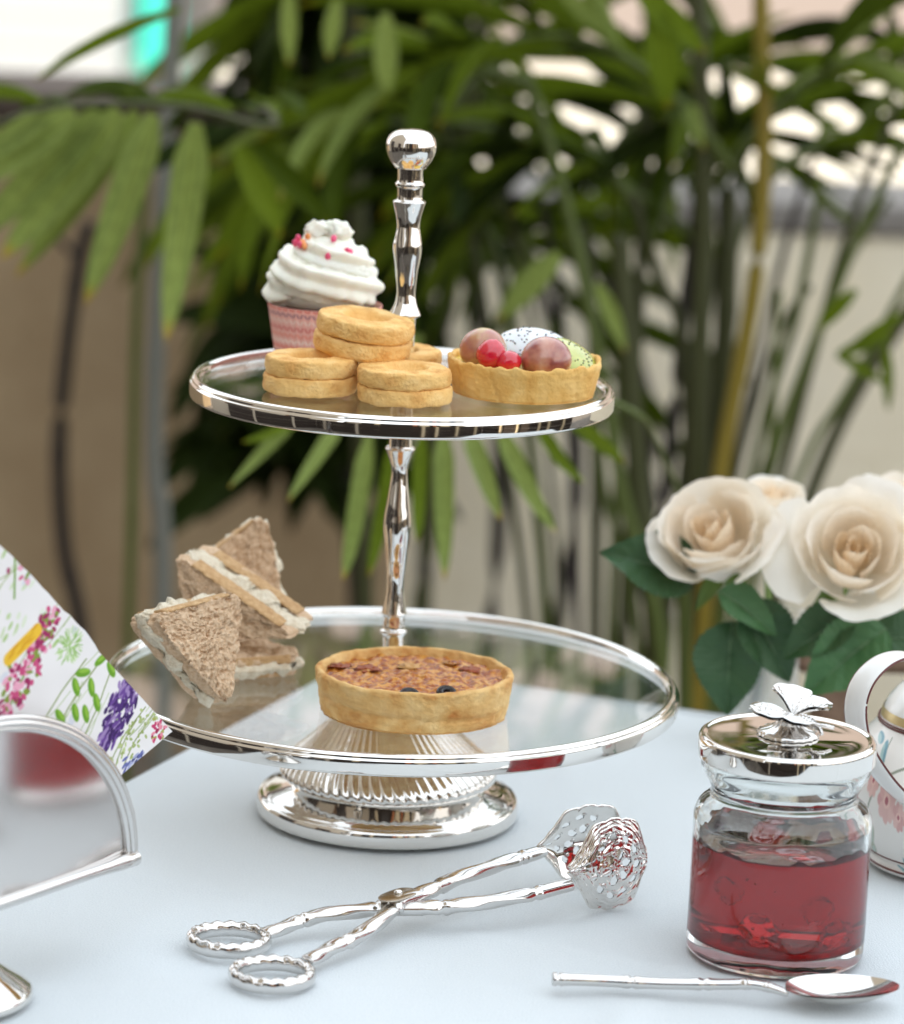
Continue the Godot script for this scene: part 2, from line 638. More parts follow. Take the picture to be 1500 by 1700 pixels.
func napkin_print() -> ImageTexture:
	# 0.21 m square: left edge at -60 mm, top at 230 mm
	var n := 1024
	var im := Image.create(n, n, false, Image.FORMAT_RGB8)
	im.fill(Color(0.93, 0.915, 0.91))
	var s := n / 210.0
	var r := RandomNumberGenerator.new()
	r.seed = 12
	var X := func(a: float) -> float: return (a + 60.0) * s
	var Y := func(b: float) -> float: return (230.0 - b) * s
	var green := Color(0.45, 0.62, 0.20)
	var olive := Color(0.55, 0.60, 0.36)
	# pale background stems
	for k in 60:
		var a := r.randf_range(-55, 120)
		var b := r.randf_range(80, 215)
		stroke(im, X.call(a), Y.call(b), X.call(a + r.randf_range(18, 34)), Y.call(b + r.randf_range(14, 30)), 1.6, Color(0.80, 0.83, 0.70).lerp(Color(0.62, 0.68, 0.48), r.randf()), 0.05)
	for k in 24:
		dab(im, X.call(r.randf_range(-40, 110)), Y.call(r.randf_range(90, 210)), r.randf_range(10, 22), r.randf_range(6, 12), r.randf() * 3.0, Color(0.72, 0.76, 0.86), 0.35)
	for k in 110:
		dab(im, X.call(r.randf_range(-55, 60)), Y.call(r.randf_range(150, 225)), r.randf_range(6, 18), r.randf_range(3, 6), -0.9 + r.randf_range(-0.3, 0.3), Color(0.60, 0.74, 0.40).lerp(Color(0.9, 0.92, 0.85), r.randf()), 0.8)
	# pink flower spikes
	for sp in [[54, 167, 22, 123], [-6, 200, -34, 150], [30, 196, 34, 186]]:
		stroke(im, X.call(sp[0]), Y.call(sp[1]), X.call(sp[2] - 4), Y.call(sp[3] - 8), 3.0, green)
		var many := 170 if sp[2] < 30 else 6
		for k in many:
			var t := r.randf()
			var w := lerpf(2.0, 8.0, sin(t * PI * 0.8 + 0.3))
			dab(im, X.call(lerpf(sp[0], sp[2], t) + r.randf_range(-w, w)), Y.call(lerpf(sp[1], sp[3], t) + r.randf_range(-w, w)), r.randf_range(6, 13), r.randf_range(4, 8), r.randf() * PI, [Color(0.80, 0.32, 0.50), Color(0.62, 0.17, 0.37), Color(0.92, 0.66, 0.75), Color(0.52, 0.60, 0.25)][r.randi() % 4])
	# yellow petal
	stroke(im, X.call(44), Y.call(161), X.call(27), Y.call(151), 17.0, Color(0.93, 0.75, 0.22))
	for k in 14:
		var t := r.randf()
		dab(im, X.call(lerpf(43, 28, t)), Y.call(lerpf(161, 152, t) + r.randf_range(-2.5, 2.5)), 14, 2.5, -0.6, Color(0.85, 0.60, 0.12), 0.7)
	# green pompom
	for k in 170:
		var a := r.randf() * TAU
		var d := sqrt(r.randf()) * 8.0
		dab(im, X.call(65 + cos(a) * d), Y.call(150 + sin(a) * d), r.randf_range(5, 11), 1.5, -a, Color(0.45, 0.64, 0.26).lerp(Color(0.78, 0.88, 0.64), r.randf()), 0.7)
	# leafy branches
	stroke(im, X.call(86), Y.call(140), X.call(46), Y.call(95), 2.2, olive, 0.05)
	stroke(im, X.call(94), Y.call(136), X.call(66), Y.call(92), 2.2, olive, -0.04)
	stroke(im, X.call(76), Y.call(142), X.call(40), Y.call(108), 2.2, olive, 0.03)
	for q in [[74, 136, 0.1], [70, 130, 1.2], [86, 140, -0.4], [93, 134, 1.0], [80, 128, 1.3], [70, 118, 1.2], [77, 116, 1.2], [60, 118, 0.9], [64, 108, 1.2], [54, 110, 0.4], [68, 104, 1.4], [84, 120, 1.2], [48, 103, 0.3], [58, 99, 1.3]]:
		dab(im, X.call(q[0]), Y.call(q[1]), 26, 11, q[2], Color(0.42, 0.62, 0.16))
		dab(im, X.call(q[0] + 0.6), Y.call(q[1] + 0.7), 18, 5, q[2], Color(0.60, 0.76, 0.28), 0.8)
	# lavender
	stroke(im, X.call(112), Y.call(132), X.call(82), Y.call(82), 2.4, green)
	for k in 230:
		var t := r.randf()
		var w := lerpf(3.5, 8.5, sin(t * PI))
		dab(im, X.call(lerpf(111, 89, t) + r.randf_range(-w, w)), Y.call(lerpf(131, 95, t) + r.randf_range(-w, w) * 0.7), r.randf_range(8, 17), r.randf_range(3, 6.5), -1.0 + r.randf_range(-0.6, 0.6), [Color(0.30, 0.17, 0.45), Color(0.42, 0.28, 0.58), Color(0.23, 0.12, 0.36), Color(0.62, 0.52, 0.72)][r.randi() % 4])
	# thin sprig, pink flower and blue flower near the corner
	for q in [[118, 111, 92, 84], [124, 106, 104, 84], [112, 106, 98, 84]]:
		stroke(im, X.call(q[0]), Y.call(q[1]), X.call(q[2]), Y.call(q[3]), 2.0, olive, 0.06)
		for k in 16:
			var t := r.randf() * 0.8
			dab(im, X.call(lerpf(q[0], q[2], t) + r.randf_range(-3, 3)), Y.call(lerpf(q[1], q[3], t) + r.randf_range(-2, 2)), 7, 3.6, r.randf() * PI, Color(0.58, 0.64, 0.36).lerp(Color(0.8, 0.84, 0.62), r.randf()))
	for k in 34:
		dab(im, X.call(129 + r.randf_range(-5, 4)), Y.call(99 + r.randf_range(-6, 5)), r.randf_range(5, 9), 4, r.randf() * PI, [Color(0.78, 0.25, 0.42), Color(0.9, 0.55, 0.62), Color(0.60, 0.14, 0.30), Color(0.66, 0.68, 0.35)][k % 4])
	for k in 22:
		dab(im, X.call(112 + r.randf_range(-7, 7)), Y.call(86 + r.randf_range(-4, 3)), 12, 4, -0.6 + r.randf_range(-0.4, 0.4), [Color(0.40, 0.42, 0.66), Color(0.25, 0.27, 0.48), Color(0.66, 0.68, 0.82)][k % 3])
	return ImageTexture.create_from_image(im)


func pot_print() -> ImageTexture:
	# wraps the teapot's belly; the flower spray lies where the belly faces the camera
	var im := Image.create(1024, 256, false, Image.FORMAT_RGB8)
	im.fill(Color(0.915, 0.905, 0.885))
	var r := RandomNumberGenerator.new()
	r.seed = 5
	for sprig in 4:
		var x := 256.0 * sprig + 124.0
		stroke(im, x - 30, 190, x + 60, 120, 1.4, Color(0.55, 0.58, 0.52), 0.15)
		stroke(im, x + 10, 170, x + 40, 215, 1.4, Color(0.55, 0.58, 0.52), -0.1)
		for q in [[-22, 100, 1.1, 1], [-6, 88, 0.9, 1], [50, 128, -0.6, 0], [38, 196, 0.9, 1], [70, 210, 0.4, 1], [66, 112, -0.5, 0]]:
			dab(im, x + q[0], q[1], 18, 6, q[2], Color(0.42, 0.60, 0.66) if q[3] else Color(0.62, 0.66, 0.58))
			dab(im, x + q[0] + 2, q[1] - 2, 15, 3.5, q[2], Color(0.72, 0.82, 0.80), 0.7)
		for f in [[4, 160, 17], [36, 172, 13], [-18, 150, 11]]:
			for k in 9:
				var a := k * TAU / 9.0
				dab(im, x + f[0] + cos(a) * f[2] * 0.6, f[1] + sin(a) * f[2] * 0.6, f[2] * 0.5, f[2] * 0.36, a, Color(0.90, 0.76, 0.73).lerp(Color(0.80, 0.58, 0.58), r.randf() * 0.7))
			dab(im, x + f[0], f[1], f[2] * 0.42, f[2] * 0.36, 0.0, Color(0.92, 0.78, 0.74))
			dab(im, x + f[0], f[1], f[2] * 0.2, f[2] * 0.2, 0.0, Color(0.70, 0.40, 0.44))
	return ImageTexture.create_from_image(im)


# ---------------------------------------------------------------- setting and garden

func slab(lo: Vector3, hi: Vector3, ch := 0.004) -> MB:
	return MB.new().box(hi - lo, ch, Transform3D(Basis(), (lo + hi) / 2.0))


func build_setting() -> void:
	var g := MB.new()
	g.face([V(-40, -0.75, -40), V(40, -0.75, -40), V(40, -0.75, 40), V(-40, -0.75, 40)], Vector3.UP)
	struct("ground", g, M.paving)
	struct("planting_bed", slab(V(-2.5, -0.80, -2.49), V(2.2, -0.70, -0.75), 0.02), M.soil)
	# garden walls at the back
	var w := thing("garden_wall", "low tan plastered garden wall with dark cap at the left behind the palms", "wall")
	obj("plaster_face", slab(V(-4.0, -0.75, -2.75), V(-0.05, 0.115, -2.5), 0.006), M.wall_tan, w)
	obj("coping", slab(V(-4.02, 0.117, -2.78), V(-0.04, 0.150, -2.46), 0.006), M.coping_brown, w)
	w = thing("garden_wall", "cream plastered garden wall with a grey ledge at the right behind the palm canes", "wall")
	obj("plaster_face", slab(V(-0.04, -0.75, -2.74), V(4.0, 0.006, -2.51), 0.006), M.wall_cream, w)
	obj("coping", slab(V(-0.035, 0.008, -2.78), V(4.02, 0.048, -2.50), 0.006), M.coping_pale, w)
	# neighbour's building across the lane, in the sun
	w = thing("neighbour_building", "sunlit cream and pink building across the lane with a white shutter and turquoise panel", "building")
	obj("lower_wall", slab(V(-7, -0.75, -9.6), V(9, -0.30, -9.0), 0.01), M.plaster_white, w)
	obj("upper_wall", slab(V(-7, -0.298, -9.6), V(9, 3.4, -9.03), 0.01), M.plaster_pink, w)
	obj("roof", slab(V(-7.3, 3.402, -10.6), V(9.3, 3.6, -8.7), 0.02), M.coping_grey, w)
	var sh := obj("roller_shutter", slab(V(-3.4, -0.75, -8.996), V(-1.06, 1.6, -8.97), 0.004), M.shutter, w)
	for k in 26:
		obj("slat", slab(V(-3.38, -0.74 + k * 0.09, -8.969), V(-1.08, -0.658 + k * 0.09, -8.955), 0.006), M.shutter, sh)
	obj("door_panel", slab(V(-1.03, -0.36, -8.99), V(-0.90, 1.6, -8.94), 0.004), M.turquoise, w)
	obj("door_panel", slab(V(-1.0, -0.62, -8.988), V(-0.93, -0.364, -8.95), 0.004), M.sprinkle_orange, w)
	# the house to the left shades the terrace; the facade is behind the photographer
	w = thing("side_house", "tall cream house wall shading the terrace from the left", "house")
	obj("wall", slab(V(-3.6, -0.75, -1.9), V(-3.2, 8.0, 5.0), 0.01), M.house_wall, w)
	for k in 2:
		var f := obj("window", slab(V(-3.196, 0.1, -0.9 + k * 2.6), V(-3.15, 1.4, 0.3 + k * 2.6), 0.006), M.table_wood, w)
		obj("pane", slab(V(-3.148, 0.2, -0.8 + k * 2.6), V(-3.14, 1.3, 0.2 + k * 2.6), 0.002), M.dark_door, f)
	w = thing("terrace_facade", "dark timber terrace facade with cream piers behind the photographer", "house")
	obj("wall", slab(V(-1.9, -0.75, 3.4), V(2.3, 1.75, 3.6), 0.01), M.facade_brown, w)
	for q in [[-1.7, 0.5, 0], [-0.75, 0.16, 1], [0.42, 0.12, 2], [0.62, 0.3, 1], [1.05, 0.10, 2], [1.3, 0.34, 1], [1.9, 0.36, 0]]:
		obj("pier", slab(V(q[0], -0.74, 3.30), V(q[0] + q[1], 1.7, 3.396), 0.006), [M.house_wall, M.pier_cream, M.pier_orange][q[2]], w)
	for x in [-1.15, -0.25]:
		obj("door", slab(V(x, -0.74, 3.34), V(x + 0.38, 1.5, 3.392), 0.006), M.dark_door, w)


	# low dark timber fence round the terrace, with pale posts
	w = thing("terrace_fence", "low dark timber fence with pale posts round the terrace", "fence")
	for q in [[-2.6, 2.7, 2.6, 2.74], [-2.64, -0.6, -2.6, 2.7], [2.6, -0.6, 2.64, 2.7]]:
		for k in 6:
			obj("board", slab(V(q[0], -0.74 + k * 0.155, q[1]), V(q[2], -0.595 + k * 0.155, q[3]), 0.004), M.facade_brown, w)
	for q in [[-2.2, 2.62], [-1.1, 2.62], [0.55, 2.62], [0.9, 2.62], [1.5, 2.62], [2.2, 2.62], [2.52, 1.8], [2.52, 1.2], [2.52, 0.5], [2.52, 0.2], [2.52, -0.3], [-2.58, 1.6], [-2.58, 0.3]]:
		obj("post", slab(V(q[0], -0.74, q[1]), V(q[0] + 0.07, 0.25, q[1] + 0.07), 0.006), M.pier_cream if q[0] > 0 else M.house_wall, w)


var blades := []


# a leaflet 1 long, 1 wide, pointing along +x, drooping along -y
func make_blades() -> void:
	for k in 6:
		var droop := 0.06 + 0.07 * k
		var twist := 0.1 * (k - 2)
		blades.append(MB.new().surf(4, 12, func(u, v):
			var x: float = v
			var w: float = pow(sin(PI * clampf(0.06 + v * 0.94, 0, 1)), 0.7) * (1.0 - 0.35 * v) * 0.58
			var s: float = u * 2.0 - 1.0
			return Vector3(x * (1.0 - droop * 0.3 * v), -droop * v * v + absf(s) * w * 0.22 + s * w * twist * v, s * w), false, 1).mesh())
	for k in 4:
		var droop := 0.05 + 0.06 * k
		blades.append(MB.new().surf(4, 16, func(u, v):
			var w: float = 0.5 * minf(1.0, 0.35 + v * 4.0) * pow(1.0 - pow(v, 3.2), 0.8)
			var s: float = u * 2.0 - 1.0
			return Vector3(v, -droop * sin(v * PI) + absf(s) * w * 0.20 + s * w * 0.12 * (k - 1.5) * v, s * w), false, 1).mesh())


# places a blade from a to b, w wide, its face turned towards "facing"
func blade(parent: Node, a: Vector3, b: Vector3, w: float, m: Material, facing := Vector3(0, 0.5, 1), k := -1) -> void:
	var x := b - a
	var y := (facing - x * facing.dot(x) / x.length_squared()).normalized()
	var z := x.normalized().cross(y)
	var bs := Basis(x, y * x.length() * 0.6, z * w)
	obj("leaflet", blades[k if k >= 0 else rng.randi() % 6], m, parent, Transform3D(bs, a))


func cane(parent: Node, called: String, pts: Array, r: float, m: Material) -> MeshInstance3D:
	if pts[-1].y < 0.0 and pts[-1].y > -0.7 and called == "cane":
		pts = pts + [V(lerpf(pts[-1].x, 0.25, 0.3), -0.72, pts[-1].z)]
	var path := spline(pts, 8)
	var n := path.size()
	return obj(called, MB.new().tube(path, func(t, _a): return r * (1.0 + 0.25 * t) * (1.12 if int(t * (n - 1)) % 9 == 0 else 1.0), 10), m, parent)


# a feather frond: a stalk that arches under its weight with leaflets along both sides
func frond(parent: Node, base: Vector3, dir: Vector3, length: float, droop: float, leaves: int, leaf_len: float, leaf_w: float, mats: Array) -> void:
	var pts := []
	for k in 9:
		var t := k / 8.0
		pts.append(base + dir * length * t + Vector3.DOWN * droop * t * t)
	var path := spline(pts, 4)
	var o := obj("frond", MB.new().tube(path, func(t, _a): return 0.006 * (1.05 - t), 6), M.cane_green, parent)
	var n := path.size()
	for k in leaves:
		var t := 0.16 + 0.84 * float(k / 2) / float(leaves / 2)
		var i := clampi(int(t * (n - 1)), 1, n - 1)
		var p := path[i]
		var along := (path[i] - path[i - 1]).normalized()
		var side := along.cross(Vector3.UP).normalized() * (1.0 if k % 2 else -1.0)
		var l := leaf_len * (0.55 + 0.6 * sin(PI * clampf(t * 0.9, 0, 1))) * rng.randf_range(0.85, 1.15)
		var d := (along * (0.55 + 0.5 * t) + side * rng.randf_range(0.6, 1.0) + Vector3.DOWN * rng.randf_range(-0.55, 0.65) + V(rng.randf_range(-0.15, 0.15), 0, rng.randf_range(-0.15, 0.15))).normalized()
		blade(o, p, p + d * l, leaf_w * rng.randf_range(0.8, 1.2), mats[rng.randi() % mats.size()], Vector3.UP + along * 0.3)


func build_garden() -> void:
	make_blades()
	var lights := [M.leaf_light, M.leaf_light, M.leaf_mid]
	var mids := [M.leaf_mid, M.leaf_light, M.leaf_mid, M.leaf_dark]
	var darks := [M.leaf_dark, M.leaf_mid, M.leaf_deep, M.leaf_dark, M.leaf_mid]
	# ---- the tall clump of canes at the right
	var p := thing("palm", "clump of tall green and yellow palm canes at the right behind the roses", "palm", "palms behind the table")
	cane(p, "cane", [V(0.26, 0.62, -1.2), V(0.276, 0.379, -1.2), V(0.287, 0.240, -1.2), V(0.285, 0.118, -1.2), V(0.265, -0.056, -1.2), V(0.257, -0.239, -1.2)], 0.0068, M.cane_yellow)
	cane(p, "cane", [V(0.21, 0.60, -1.22), V(0.223, 0.377, -1.22), V(0.238, 0.211, -1.22), V(0.243, 0.052, -1.22), V(0.255, -0.251, -1.22)], 0.0078, M.cane_olive)
	cane(p, "cane", [V(0.076, 0.299, -1.18), V(0.111, 0.206, -1.18), V(0.140, 0.101, -1.18), V(0.177, -0.060, -1.18), V(0.225, -0.252, -1.18)], 0.0052, M.cane_green)
	cane(p, "cane", [V(0.175, 0.193, -1.24), V(0.205, 0.115, -1.24), V(0.230, 0.051, -1.24), V(0.257, -0.251, -1.24)], 0.0053, M.cane_olive)
	cane(p, "cane", [V(0.408, 0.255, -1.2), V(0.363, 0.137, -1.2), V(0.327, 0.028, -1.2), V(0.287, -0.110, -1.2), V(0.268, -0.250, -1.2)], 0.0042, M.cane_green)
	cane(p, "cane", [V(0.425, 0.155, -1.17), V(0.369, 0.035, -1.17), V(0.336, -0.031, -1.17), V(0.283, -0.221, -1.17)], 0.0032, M.cane_green)
	cane(p, "cane", [V(0.165, 0.16, -1.2), V(0.176, 0.071, -1.2), V(0.193, -0.059, -1.2), V(0.219, -0.252, -1.2)], 0.0090, M.cane_olive)
	cane(p, "cane", [V(0.342, 0.216, -1.23), V(0.328, 0.098, -1.23), V(0.299, -0.033, -1.23), V(0.274, -0.250, -1.23)], 0.0037, M.cane_green)
	cane(p, "cane", [V(0.262, 0.2, -1.26), V(0.267, 0.106, -1.26), V(0.265, -0.056, -1.26), V(0.265, -0.250, -1.26)], 0.0090, M.cane_olive)
	cane(p, "cane", [V(0.13, 0.16, -1.2), V(0.147, 0.069, -1.2), V(0.161, -0.060, -1.2), V(0.202, -0.225, -1.2)], 0.0037, M.cane_green)
	cane(p, "cane", [V(0.306, 0.119, -1.19), V(0.307, -0.032, -1.19), V(0.294, -0.221, -1.19)], 0.0032, M.cane_green)
	frond(p, V(0.26, 0.22, -1.22), V(-0.5, 0.7, 0.25), 0.55, 0.32, 14, 0.20, 0.013, mids)
	frond(p, V(0.25, 0.20, -1.25), V(0.4, 0.75, 0.2), 0.55, 0.34, 14, 0.20, 0.013, mids)
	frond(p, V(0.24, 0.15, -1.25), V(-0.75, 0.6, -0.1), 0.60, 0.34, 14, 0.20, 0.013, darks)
	frond(p, V(0.28, 0.20, -1.25), V(0.7, 0.55, -0.2), 0.55, 0.36, 18, 0.18, 0.013, mids)
	frond(p, V(0.08, 0.29, -1.18), V(-0.55, 0.25, 0.2), 0.42, 0.22, 16, 0.18, 0.013, mids)
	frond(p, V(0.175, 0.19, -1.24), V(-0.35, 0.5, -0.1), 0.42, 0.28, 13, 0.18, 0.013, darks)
	for q in [[V(0.351, 0.149, -1), V(0.314, 0.108, -1), 0.013], [V(0.391, 0.131, -1), V(0.335, 0.089, -1), 0.011], [V(0.378, 0.106, -1), V(0.385, 0.046, -1), 0.010], [V(0.339, 0.094, -1), V(0.392, 0.119, -1), 0.012], [V(0.339, 0.094, -1), V(0.385, 0.071, -1), 0.010], [V(0.177, 0.367, -1), V(0.191, 0.286, -1), 0.029], [V(0.161, 0.381, -1), V(0.222, 0.335, -1), 0.024]]:
		blade(p, q[0], q[1], q[2], M.leaf_mid, Vector3(0, 0.4, 1))
	for k in [0, 2, 4]:
		frond(p, V(0.24 + 0.02 * k, 0.34 + 0.04 * k, -1.25), V([-0.55, -0.2, 0.15, 0.5, 0.75][k], 0.62, [0.1, -0.45, 0.35, -0.2, 0.2][k]), 0.90, 0.40, 18, 0.22, 0.014, darks if k % 2 else mids)
	for k in 5:
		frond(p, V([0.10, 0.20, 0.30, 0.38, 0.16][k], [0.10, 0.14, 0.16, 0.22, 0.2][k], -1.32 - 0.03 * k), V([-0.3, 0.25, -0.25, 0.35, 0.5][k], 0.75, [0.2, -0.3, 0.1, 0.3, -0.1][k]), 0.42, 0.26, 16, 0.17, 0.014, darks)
	# a fan of thinner stalks from the same root
	for k in 16:
		var x := lerpf(0.0, 0.50, k / 15.0) + rng.randf_range(-0.012, 0.012)
		var top := rng.randf_range(0.10, 0.34)
		var z := rng.randf_range(-1.42, -1.22)
		var foot_x := lerpf(0.13, 0.30, k / 15.0)
		cane(p, "cane", [V(x, top, z), V(lerpf(x, foot_x, 0.28), top * 0.55, z), V(lerpf(x, foot_x, 0.62), -0.08, z), V(lerpf(x, foot_x, 0.85), -0.28, z)], rng.randf_range(0.0026, 0.0058), [M.cane_olive, M.cane_green, M.cane_olive, M.branch_bark][k % 4])
	# ---- dense palm in the middle
	p = thing("palm", "dense dark palm right behind the cake stand", "palm", "palms behind the table")
	cane(p, "cane", [V(-0.10, 0.42, -1.7), V(-0.08, 0.1, -1.7), V(-0.06, -0.3, -1.7), V(-0.05, -0.6, -1.7)], 0.009, M.cane_olive)
	cane(p, "cane", [V(0.05, 0.40, -1.75), V(0.02, 0.1, -1.75), V(0.0, -0.3, -1.75), V(-0.02, -0.6, -1.75)], 0.009, M.cane_olive)
	for k in 7:
		var a := lerpf(-1.0, 3.4, k / 6.0)
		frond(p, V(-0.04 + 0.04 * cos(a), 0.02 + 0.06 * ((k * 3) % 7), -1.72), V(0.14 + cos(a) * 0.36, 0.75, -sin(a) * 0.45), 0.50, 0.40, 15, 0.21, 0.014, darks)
	for q in [[V(0.108, 0.169, -1), V(0.054, 0.108, -1), 0.023], [V(0.139, 0.146, -1), V(0.172, 0.082, -1), 0.015], [V(-0.002, 0.095, -1), V(-0.071, 0.062, -1), 0.015], [V(-0.041, 0.358, -1), V(-0.038, 0.276, -1), 0.020], [V(-0.080, 0.367, -1), V(-0.088, 0.313, -1), 0.015], [V(-0.119, 0.375, -1), V(-0.118, 0.302, -1), 0.014]]:
		blade(p, q[0], q[1], q[2], M.leaf_light, Vector3(0, 0.4, 1))
	# ---- the arching frond at the left with broad hanging leaflets
	for k in [0, 2, 4]:
		frond(p, V(-0.06 + 0.02 * k, 0.36 + 0.03 * k, -1.72), V([-0.28, -0.12, 0.05, 0.22, 0.5, 0.75][k], 0.62, [0.1, -0.3, 0.4, -0.2, 0.3, 0.0][k]), 0.90, 0.30, 22, 0.24, 0.015, darks if k % 2 else mids)
	p = thing("palm", "slim grey-stemmed palm at the left with broad pale leaflets hanging down", "palm", "palms behind the table")
	cane(p, "trunk", [V(-0.25, 0.6, -1.5), V(-0.255, 0.353, -1.5), V(-0.261, 0.187, -1.5), V(-0.266, 0.040, -1.5), V(-0.266, -0.115, -1.5), V(-0.255, -0.236, -1.5), V(-0.25, -0.72, -1.5)], 0.0080, M.cane_grey)
	cane(p, "cane", [V(-0.281, 0.157, -1.49), V(-0.286, -0.116, -1.49), V(-0.27, -0.69, -1.49)], 0.0046, M.cane_green)
	var st := cane(p, "frond", [V(-0.25, 0.1, -1.5), V(-0.16, 0.25, -1.2), V(-0.12, 0.275, -0.9), V(-0.134, 0.282, -0.82), V(-0.180, 0.292, -0.82), V(-0.234, 0.293, -0.82), V(-0.298, 0.285, -0.82), V(-0.352, 0.262, -0.82)], 0.0024, M.cane_olive)
	for q in [[V(-0.232, 0.289, -0.8), V(-0.321, 0.174, -0.8), 0.028], [V(-0.248, 0.286, -0.81), V(-0.349, 0.182, -0.8), 0.027], [V(-0.266, 0.287, -0.8), V(-0.363, 0.218, -0.79), 0.023], [V(-0.207, 0.288, -0.8), V(-0.254, 0.145, -0.78), 0.024], [V(-0.175, 0.283, -0.8), V(-0.193, 0.119, -0.78), 0.023], [V(-0.221, 0.288, -0.82), V(-0.314, 0.156, -0.83), 0.018], [V(-0.286, 0.283, -0.8), V(-0.363, 0.237, -0.8), 0.018]]:
		blade(st, q[0], q[1], q[2] * 1.2, M.leaf_light, Vector3(0.1, 0.5, 1), 6 + rng.randi() % 4)
	blade(st, V(-0.189, 0.366, -0.8), V(-0.314, 0.311, -0.8), 0.010, M.leaf_mid)
	blade(st, V(-0.147, 0.261, -0.85), V(-0.103, 0.183, -0.85), 0.024, M.leaf_mid)
	blade(st, V(-0.138, 0.258, -0.9), V(-0.071, 0.195, -0.9), 0.019, M.leaf_dark)
	for k in 12:
		var t := k / 11.0
		var a := V(lerpf(-0.10, -0.30, t), 0.287, -0.86)
		blade(st, a, a + V(rng.randf_range(-0.12, 0.0), rng.randf_range(-0.02, 0.03), -0.08), 0.018, M.leaf_mid if k % 2 else M.leaf_dark, Vector3.UP)
	# ---- the low frond whose leaflets hang between the two tiers
	p = thing("palm", "young palm with pale leaflets hanging between the two tiers of the stand", "palm", "palms behind the table")
	cane(p, "cane", [V(0.20, 0.02, -0.75), V(0.22, -0.2, -0.85), V(0.23, -0.5, -0.9)], 0.005, M.cane_green)
	st = cane(p, "frond", [V(0.20, 0.02, -0.75), V(0.173, 0.080, -0.68), V(0.158, 0.106, -0.62), V(0.125, 0.118, -0.62), V(0.081, 0.110, -0.62), V(0.021, 0.100, -0.62), V(-0.038, 0.096, -0.62), V(-0.094, 0.094, -0.62)], 0.0022, M.cane_green)
	for q in [[V(-0.088, 0.092, -0.6), V(-0.123, 0.067, -0.5), 0.014, 0], [V(-0.055, 0.091, -0.6), V(-0.083, 0.059, -0.5), 0.015, 0], [V(-0.032, 0.087, -0.6), V(-0.044, 0.006, -0.5), 0.017, 0], [V(-0.012, 0.089, -0.6), V(-0.027, 0.009, -0.5), 0.015, 1], [V(0.020, 0.092, -0.6), V(0.025, 0.009, -0.5), 0.019, 0], [V(0.038, 0.091, -0.6), V(0.062, 0.052, -0.5), 0.017, 0], [V(0.060, 0.095, -0.6), V(0.099, 0.045, -0.5), 0.018, 0], [V(0.087, 0.098, -0.6), V(0.117, 0.081, -0.5), 0.014, 1], [V(-0.080, 0.096, -0.6), V(-0.115, 0.099, -0.5), 0.011, 1], [V(0.005, 0.090, -0.6), V(0.005, 0.035, -0.5), 0.014, 1], [V(0.108, 0.104, -0.6), V(0.144, 0.095, -0.5), 0.013, 1]]:
		blade(st, q[0], q[1], q[2] * 0.8, M.leaf_mid if q[3] else M.leaf_light, Vector3(0, 0.5, 1), 6 + rng.randi() % 4)
	# ---- dark leafy shrub that closes the view behind the middle palm
	var sh := thing("shrub", "dark leafy shrub filling the gap behind the middle palm", "shrub")
	for k in 5:
		cane(sh, "stem", [V(-0.15 + 0.05 * k, 0.25, -2.1), V(-0.1 + 0.09 * k, -0.2, -2.1), V(-0.05 + 0.05 * k, -0.72, -2.1)], 0.008, M.branch_bark)
	var mm := MultiMesh.new()
	mm.transform_format = MultiMesh.TRANSFORM_3D
	mm.mesh = blades[2]
	mm.instance_count = 620
	for k in 620:
		var c := V(rng.randf_range(-0.17, 0.0), rng.randf_range(-0.22, 0.46), rng.randf_range(-2.3, -1.9))
		c.x += 0.04 * sin(c.y * 9.0) - 0.03
		var x := V(rng.randf_range(-1, 1), rng.randf_range(-1, 0.4), rng.randf_range(-0.6, 0.8)).normalized()
		var z := x.cross(V(rng.randf_range(-0.5, 0.5), 1, 0.5)).normalized()
		var l := rng.randf_range(0.09, 0.17)
		mm.set_instance_transform(k, Transform3D(Basis(x * l, z.cross(x) * l, z * l * 0.32), c))
	var mi := MultiMeshInstance3D.new()
	mi.name = "foliage"
	mi.multimesh = mm
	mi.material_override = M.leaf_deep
	mi.set_meta("kind", "stuff")
	sh.add_child(mi)
	# ---- bare dark branch against the tan wall
	var br := thing("bare_branch", "bare dark branch with a short fork standing against the tan wall", "branch")
	var bc := cane(br, "stem", [V(-0.412, 0.024, -2.2), V(-0.426, -0.034, -2.2), V(-0.444, -0.216, -2.2), V(-0.438, -0.364, -2.2), V(-0.414, -0.483, -2.2), V(-0.40, -0.72, -2.2)], 0.0085, M.branch_bark)
	cane(bc, "twig", [V(-0.427, -0.019, -2.2), V(-0.450, 0.004, -2.2), V(-0.472, 0.023, -2.2), V(-0.49, 0.06, -2.2)], 0.0036, M.branch_bark)


# ---------------------------------------------------------------- table

